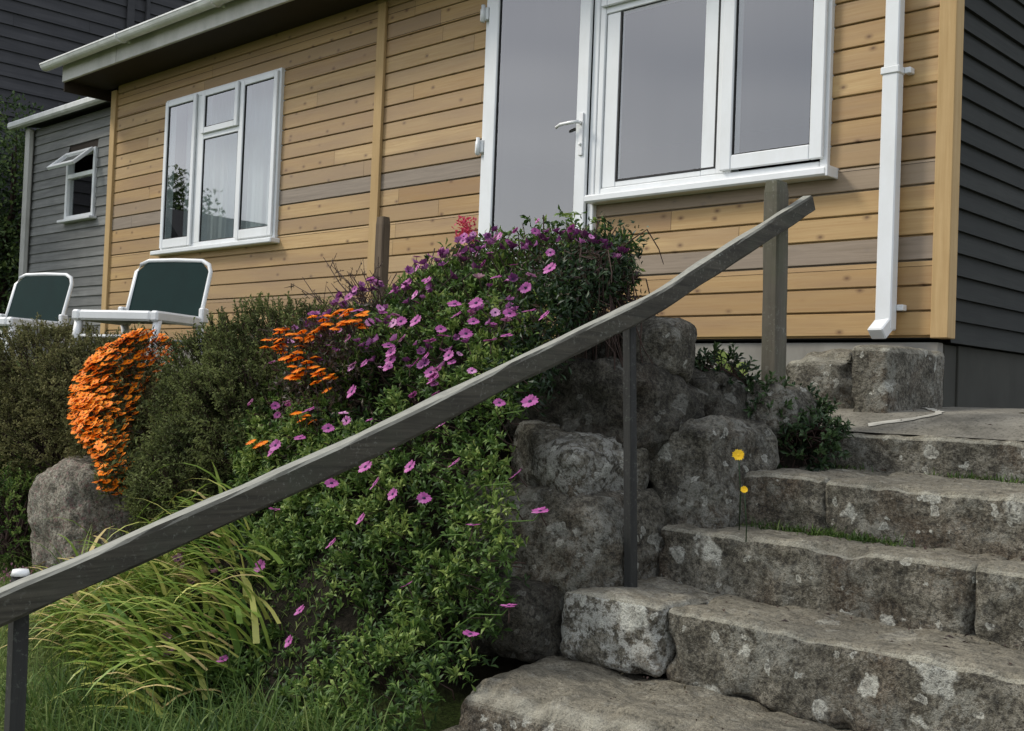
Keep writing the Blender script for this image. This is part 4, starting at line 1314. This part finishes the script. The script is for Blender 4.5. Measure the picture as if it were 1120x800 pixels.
# --- bare twiggy shrub
tw = thing('twiggy_shrub', (-4.30, 3.6, .0), 'nearly bare shrub of thin brown twigs above the loose orange daisies', 'shrub')
mb, lf = MB(), MB()
for k in range(34):
    b0 = Vector((-4.28 + rp.uniform(-.12, .10), 3.6 + rp.uniform(-.06, .06), .05))
    e = Vector((rp.uniform(-5.0, -4.12), 3.62 + rp.uniform(-.15, .15), rp.uniform(.38, .70)))
    m1 = b0.lerp(e, .5) + Vector((rp.uniform(-.02, .06), 0, rp.uniform(0, .07)))
    mb.tube([b0, m1, m1.lerp(e, .5) + rvec(rp) * .015, e], [.0055, .004, .003, .0016], 5, cap=False)
    for q in range(rp.randint(2, 5)):
        s = m1.lerp(e, rp.random())
        t2 = s + (rvec(rp) + Vector((-.4, 0, .6))).normalized() * rp.uniform(.04, .12)
        mb.tube([s, t2], [.0025, .001], 4, cap=False)
        for w in range(4):
            leaf(lf, s.lerp(t2, rp.random()), rvec(rp), rvec(rp), rp.uniform(.008, .018), .006, rp.random())
for _ in range(1500):
    p = Vector((rp.gauss(-4.28, .16), rp.gauss(3.52, .08), rp.uniform(-.25, .40)))
    leaf(lf, p, rvec(rp), rvec(rp), rp.uniform(.015, .03), .010, rp.random())
mb.build('twigs', M['stem'], tw); lf.build('leaves', M['bronze'], tw)
# --- the tall crimson flower
vl = thing('valerian', (-3.82, 3.7, .40), 'single crimson flower spike on a thin stem, topmost of the planting left of the door', 'flower')
mb = MB(); mb.tube([(-3.80, 3.7, .35), (-3.80, 3.7, .55), (-3.86, 3.7, .68), (-3.90, 3.7, .77)], [.006, .005, .004, .003], 6)
for _ in range(6):
    s = Vector((-3.84, 3.7, rp.uniform(.5, .68)))
    leaf(mb, s, (rvec(rp) + Vector((0, 0, .5))).normalized(), rvec(rp), .05, .018, .4)
mb.build('stem', M['bronze'], vl)
mb = MB()
for _ in range(170):
    p = Vector((-3.90, 3.7, .775)) + Vector((rp.uniform(-.045, .045), rp.uniform(-.035, .035), rp.uniform(-.05, .05)))
    leaf(mb, p, (rvec(rp) + Vector((0, 0, .3))).normalized(), rvec(rp), .022, .012, rp.random())
mb.build('flower_head', M['red'], vl)

# --- strap leaved day lilies at the foot of the bank
dl = thing('day_lily', (-4.55, 2.62, -1.0), 'fanning clump of yellow-green strap leaves below the lower end of the handrail', 'plant')
mb, dry = MB(), MB()
for k in range(900):
    x = rp.uniform(-5.6, -3.75)
    y = 2.62 + (x + 4.5) * -.22 + rp.uniform(-.30, .26)
    z = gz(x, y) + .02 + max(0, rp.gauss(.10, .10))
    d = Vector((-.62 + rp.gauss(0, .28), -.42 + rp.gauss(0, .28), .62 + rp.gauss(0, .22))).normalized()
    tgt = dry if (rp.random() < .07 + .22 * (x < -4.9)) else mb
    blade(tgt, (x, y, z), d, rp.uniform(.22, .46), rp.uniform(.016, .028), min(1, max(0, rp.gauss(.5, .28))), rp.uniform(.9, 2.0), 6)
for k in range(150):
    x = rp.uniform(-6.0, -5.3); y = 3.0 + rp.uniform(-.2, .12)
    d = Vector((rp.gauss(-.1, .35), rp.gauss(-.2, .3), .9)).normalized()
    blade(mb, (x, y, gz(x, y)), d, rp.uniform(.25, .55), rp.uniform(.009, .016), rp.gauss(.4, .2), rp.uniform(.5, 1.4), 6)
mb.build('leaves', M['lily'], dl); dry.build('dead_leaves', M['straw'], dl)
# --- long grass under the daisy bush
lg = MB()
for k in range(2100):
    x = rp.uniform(-4.6, -2.6); y = rp.uniform(1.75, 2.45) - .1 * (x + 3.5)
    z = max(gz(x, y), -1.36)
    d = Vector((rp.gauss(-.1, .4), rp.gauss(-.25, .4), 1)).normalized()
    blade(lg, (x, y, z), d, rp.uniform(.10, .30), rp.uniform(.003, .0065), min(1, max(0, rp.gauss(.42, .25))), rp.uniform(.3, 1.8), 5)
tag(lg.build('long_grass', M['grass']), 'tangle of long dark grass at the foot of the daisy bush', 'grass', kind='stuff')
lw = MB()
for k in range(26000):
    x = rp.uniform(-8.6, -3.6); y = rp.uniform(1.2, 3.5)
    if y > 2.9 + .5 * sst(-4.5, -6.0, x): continue
    d = Vector((rp.gauss(0, .5), rp.gauss(0, .5), 1)).normalized()
    blade(lw, (x, y, gz(x, y) - .005), d, rp.uniform(.02, .06), rp.uniform(.003, .006), min(1, max(0, rp.gauss(.6, .25))), .8, 2)
for k in range(9000):
    x = rp.uniform(-15, -8.2); y = rp.uniform(2.6, 4.8)
    d = Vector((rp.gauss(0, .4), rp.gauss(-.2, .4), 1)).normalized()
    blade(lw, (x, y, gz(x, y) - .005), d, rp.uniform(.08, .26), rp.uniform(.006, .012), min(1, max(0, rp.gauss(.5, .25))), 1.2, 3)
tag(lw.build('lawn_grass', M['lawn']), 'short mown lawn at the lower left behind the rail post', 'grass', kind='stuff')
# --- dark leafy plant on the end of the top step, with dandelion-like blooms
fp = shrub('leafy_weed', 'dark green leafy weed spilling over the left end of the top step', (-2.6, 4.45, -.12),
      [((-2.60, 4.50, -.07), (.20, .14, .10)), ((-2.50, 4.40, -.16), (.19, .13, .12)), ((-2.72, 4.32, -.06), (.12, .12, .10)), ((-2.80, 4.22, .12), (.12, .09, .07)), ((-2.62, 4.30, .0), (.10, .08, .08))], 560, 'fern', .034, 11, .5, 'plant', .45, 9, .06)
for i, (q, sc_, lb) in enumerate((((-2.295, 3.60, -.187), 1.0, 'yellow flower blooming just below the dark weed on the top step'), ((-2.265, 3.60, -.31), .62, 'smaller yellow flower by the left end of the second step'))):
    yf = thing('yellow_flower', (q[0], q[1] + .02, q[2] - .22), lb, 'flower', 'yellow flowers by the steps')
    y1 = daisy('bloom', .024 * sc_, 18, [M['yellow'], M['yellow'], M['stem']], .25, 1, 30 + i)
    y1.parent = yf; y1.location = (0, -.02, .22); y1.rotation_euler = face_dir(rp, .1, (.5, -.8, .5))
    s = MB(); s.tube([(-.03, .05, -.06), (-.01, .02, .08), (0, -.018, .218)], .0024, 5)
    s.build('stem', M['fern'], yf, local=True)
rl = thing('round_leaved_plant', (-2.87, 4.45, .06), 'bright green round leaves poking up in front of the concrete plinth', 'plant')
mb = MB()
for k in range(7):
    c = Vector((-2.90 + rp.uniform(-.09, .09), 4.48 + rp.uniform(-.03, .03), .17 + rp.uniform(-.05, .05)))
    n = (Vector((.5, -.8, .5)) + rvec(rp) * .4).normalized(); a = n.orthogonal().normalized(); b_ = n.cross(a)
    q = .034 * rp.uniform(.7, 1.2)
    mb.add([c + (a * math.cos(k2 * .6283) + b_ * math.sin(k2 * .6283)) * q for k2 in range(10)], [tuple(range(10))], .6 + .4 * rp.random())
    mb.tube([(c.x, c.y + .01, .02), c], .002, 4, a=.5)
mb.build('leaves', M['oleaf'], rl)
# --- grass and moss in the joints of the steps
mo = MB()
for (cx, cy, cz, sx, n) in ((-1.78, 4.02, -.268, .22, 420), (-2.2, 3.44, -.475, .26, 460), (-1.95, 3.43, -.475, .18, 200), (-2.40, 4.03, -.268, .10, 160)):
    for _ in range(n):
        x = cx + rp.gauss(0, sx * .55); y = cy + .56 * (0) + rp.gauss(.03, .02)
        yy = {-.268: 4.60, -.475: 3.93}[cz] + rp.uniform(-.06, .02)
        blade(mo, (x, yy, cz - .005), (rvec(rp) + Vector((0, -.3, 1))).normalized(), rp.uniform(.015, .055), .004, rp.uniform(0, .7), 1.0, 3)
tag(mo.build('joint_moss', M['grass']), 'tufts of grass and moss growing in the joints of the stone steps', 'moss', kind='stuff')
# --- leaf litter and grit on the treads
ll = MB()
rl2 = random.Random(77)
for (y0, y1, z, n) in ((4.66, 5.0, -.095, 40), (3.99, 4.55, -.262, 90), (3.66, 3.92, -.47, 90), (3.29, 3.6, -.71, 120), (2.88, 3.24, -.965, 120)):
    for _ in range(n):
        back = rl2.random() < .6
        y = y1 - abs(rl2.gauss(0, .05)) if back else rl2.uniform(y0, y1)
        p = Vector((rl2.uniform(-2.5, .3), y, z + (pz(y) + .1 if z > -.1 else 0) + rl2.uniform(.0, .012)))
        leaf(ll, p, Vector((rl2.uniform(-1, 1), rl2.uniform(-1, 1), rl2.uniform(-.1, .25))).normalized(), Vector((rl2.uniform(-.3, .3), rl2.uniform(-.3, .3), 1)), rl2.uniform(.008, .034), rl2.uniform(.004, .013), rl2.random(), m=int(rl2.random() < .35))
tag(ll.build('leaf_litter', [M['bronze'], M['stem']]), 'dry leaf litter scattered over the stone treads', 'litter', kind='stuff')
# --- pink thrift at the foot of the boulder
th = MB()
for k in range(420):
    x, y = rp.gauss(-6.35, .28), rp.uniform(2.72, 2.98)
    z = max(gz(x, y), -1.3) + rp.uniform(.02, .16)
    leaf(th, Vector((x, y, z)), rvec(rp), rvec(rp), .022, .016, rp.random())
tag(th.build('pink_thrift', M['faded']), 'haze of tiny pink thrift flowers at the foot of the pinkish boulder', 'flowers', kind='stuff')

# --- hedge tree by the shed
def tree(name, label, base, lobes, n, mat, L, seed, trunk_r, cat='tree', group=None):
    r = random.Random(seed)
    o = thing(name, base, label, cat, group)
    tr = MB()
    top = Vector(lobes[0][0])
    b0 = Vector(base)
    tr.tube([b0, b0.lerp(top, .4) + rvec(r) * .08, top], [trunk_r, trunk_r * .75, trunk_r * .3], 9)
    for c, rad in lobes:
        for _ in range(9):
            d = rvec(r)
            e = Vector(c) + Vector((d.x * rad[0], d.y * rad[1], d.z * rad[2])) * .8
            s = b0.lerp(top, r.uniform(.3, .9))
            tr.tube([s, s.lerp(e, .5) + rvec(r) * .1 * rad[0], e], [trunk_r * .35, trunk_r * .22, trunk_r * .07], 5, cap=False)
    tr.build('trunk', M['stem'], o)
    mb = MB()
    vol = [l[1][0] * l[1][2] for l in lobes]
    for _ in range(n):
        c, rad = r.choices(lobes, vol)[0]
        d = rvec(r)
        lump = 1 + .28 * noise.noise(d * 2.0 + Vector(c)) + .20 * noise.noise(d * 5.0 + Vector(c))
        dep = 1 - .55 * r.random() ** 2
        p = Vector(c) + Vector((d.x * rad[0], d.y * rad[1], d.z * rad[2])) * lump * dep
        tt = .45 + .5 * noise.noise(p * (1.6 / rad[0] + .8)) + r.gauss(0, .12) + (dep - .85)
        for k in range(6):
            q = p + rvec(r) * L * 1.3
            leaf(mb, q, (d * .6 + rvec(r) + Vector((0, 0, .2))).normalized(), (d + rvec(r) * .6).normalized(), L * r.uniform(.7, 1.2), L * .5, min(1, max(0, tt + r.gauss(0, .14))))
    mb.build('crown', M[mat], o)
    return o
tree('hedge_tree', 'bushy green hedge tree at the left edge beside the grey shed', (-15.3, 6.1, 0),
     [((-15.4, 6.1, 2.2), (1.0, .8, 1.35)), ((-16.0, 5.6, 1.5), (1.1, .9, 1.5)), ((-15.2, 6.3, 1.0), (.9, .8, 1.1)), ((-14.9, 7.2, 2.6), (.9, .8, .9))], 4200, 'hedge', .075, 31, .12)

# ------------------------------------------------------------------ what the left window mirrors: a roof and trees across the garden
fh = thing('garden_house', (-29, -7, -1.5), 'low dark roofed house across the garden, mirrored in the left window', 'house')
s = MB(); s.box((-31.5, -10, -1.6), (-26.8, -5.6, 2.4), .01); s.build('wall', M['fascia'], fh)
s = MB()
s.add([(-31.9, -5.2, 2.3), (-31.9, -10.4, 2.3), (-26.4, -10.4, 2.3), (-26.4, -5.2, 2.3), (-29.4, -5.2, 4.9), (-29.4, -10.4, 4.9)], [(0, 4, 5, 1), (3, 2, 5, 4), (0, 3, 4), (1, 5, 2), (0, 1, 2, 3)])
s.build('roof', M['roof'], fh)
tree('garden_tree', 'tree across the garden, mirrored in the left pane of the left window', (-33.0, -7.5, -1.6),
     [((-33.0, -7.5, 4.2), (1.5, 1.5, 2.2)), ((-32.2, -6.5, 3.0), (1.3, 1.3, 1.7)), ((-34.2, -7.0, 3.4), (1.6, 1.4, 2.0))], 1500, 'hedge', .20, 33, .2)
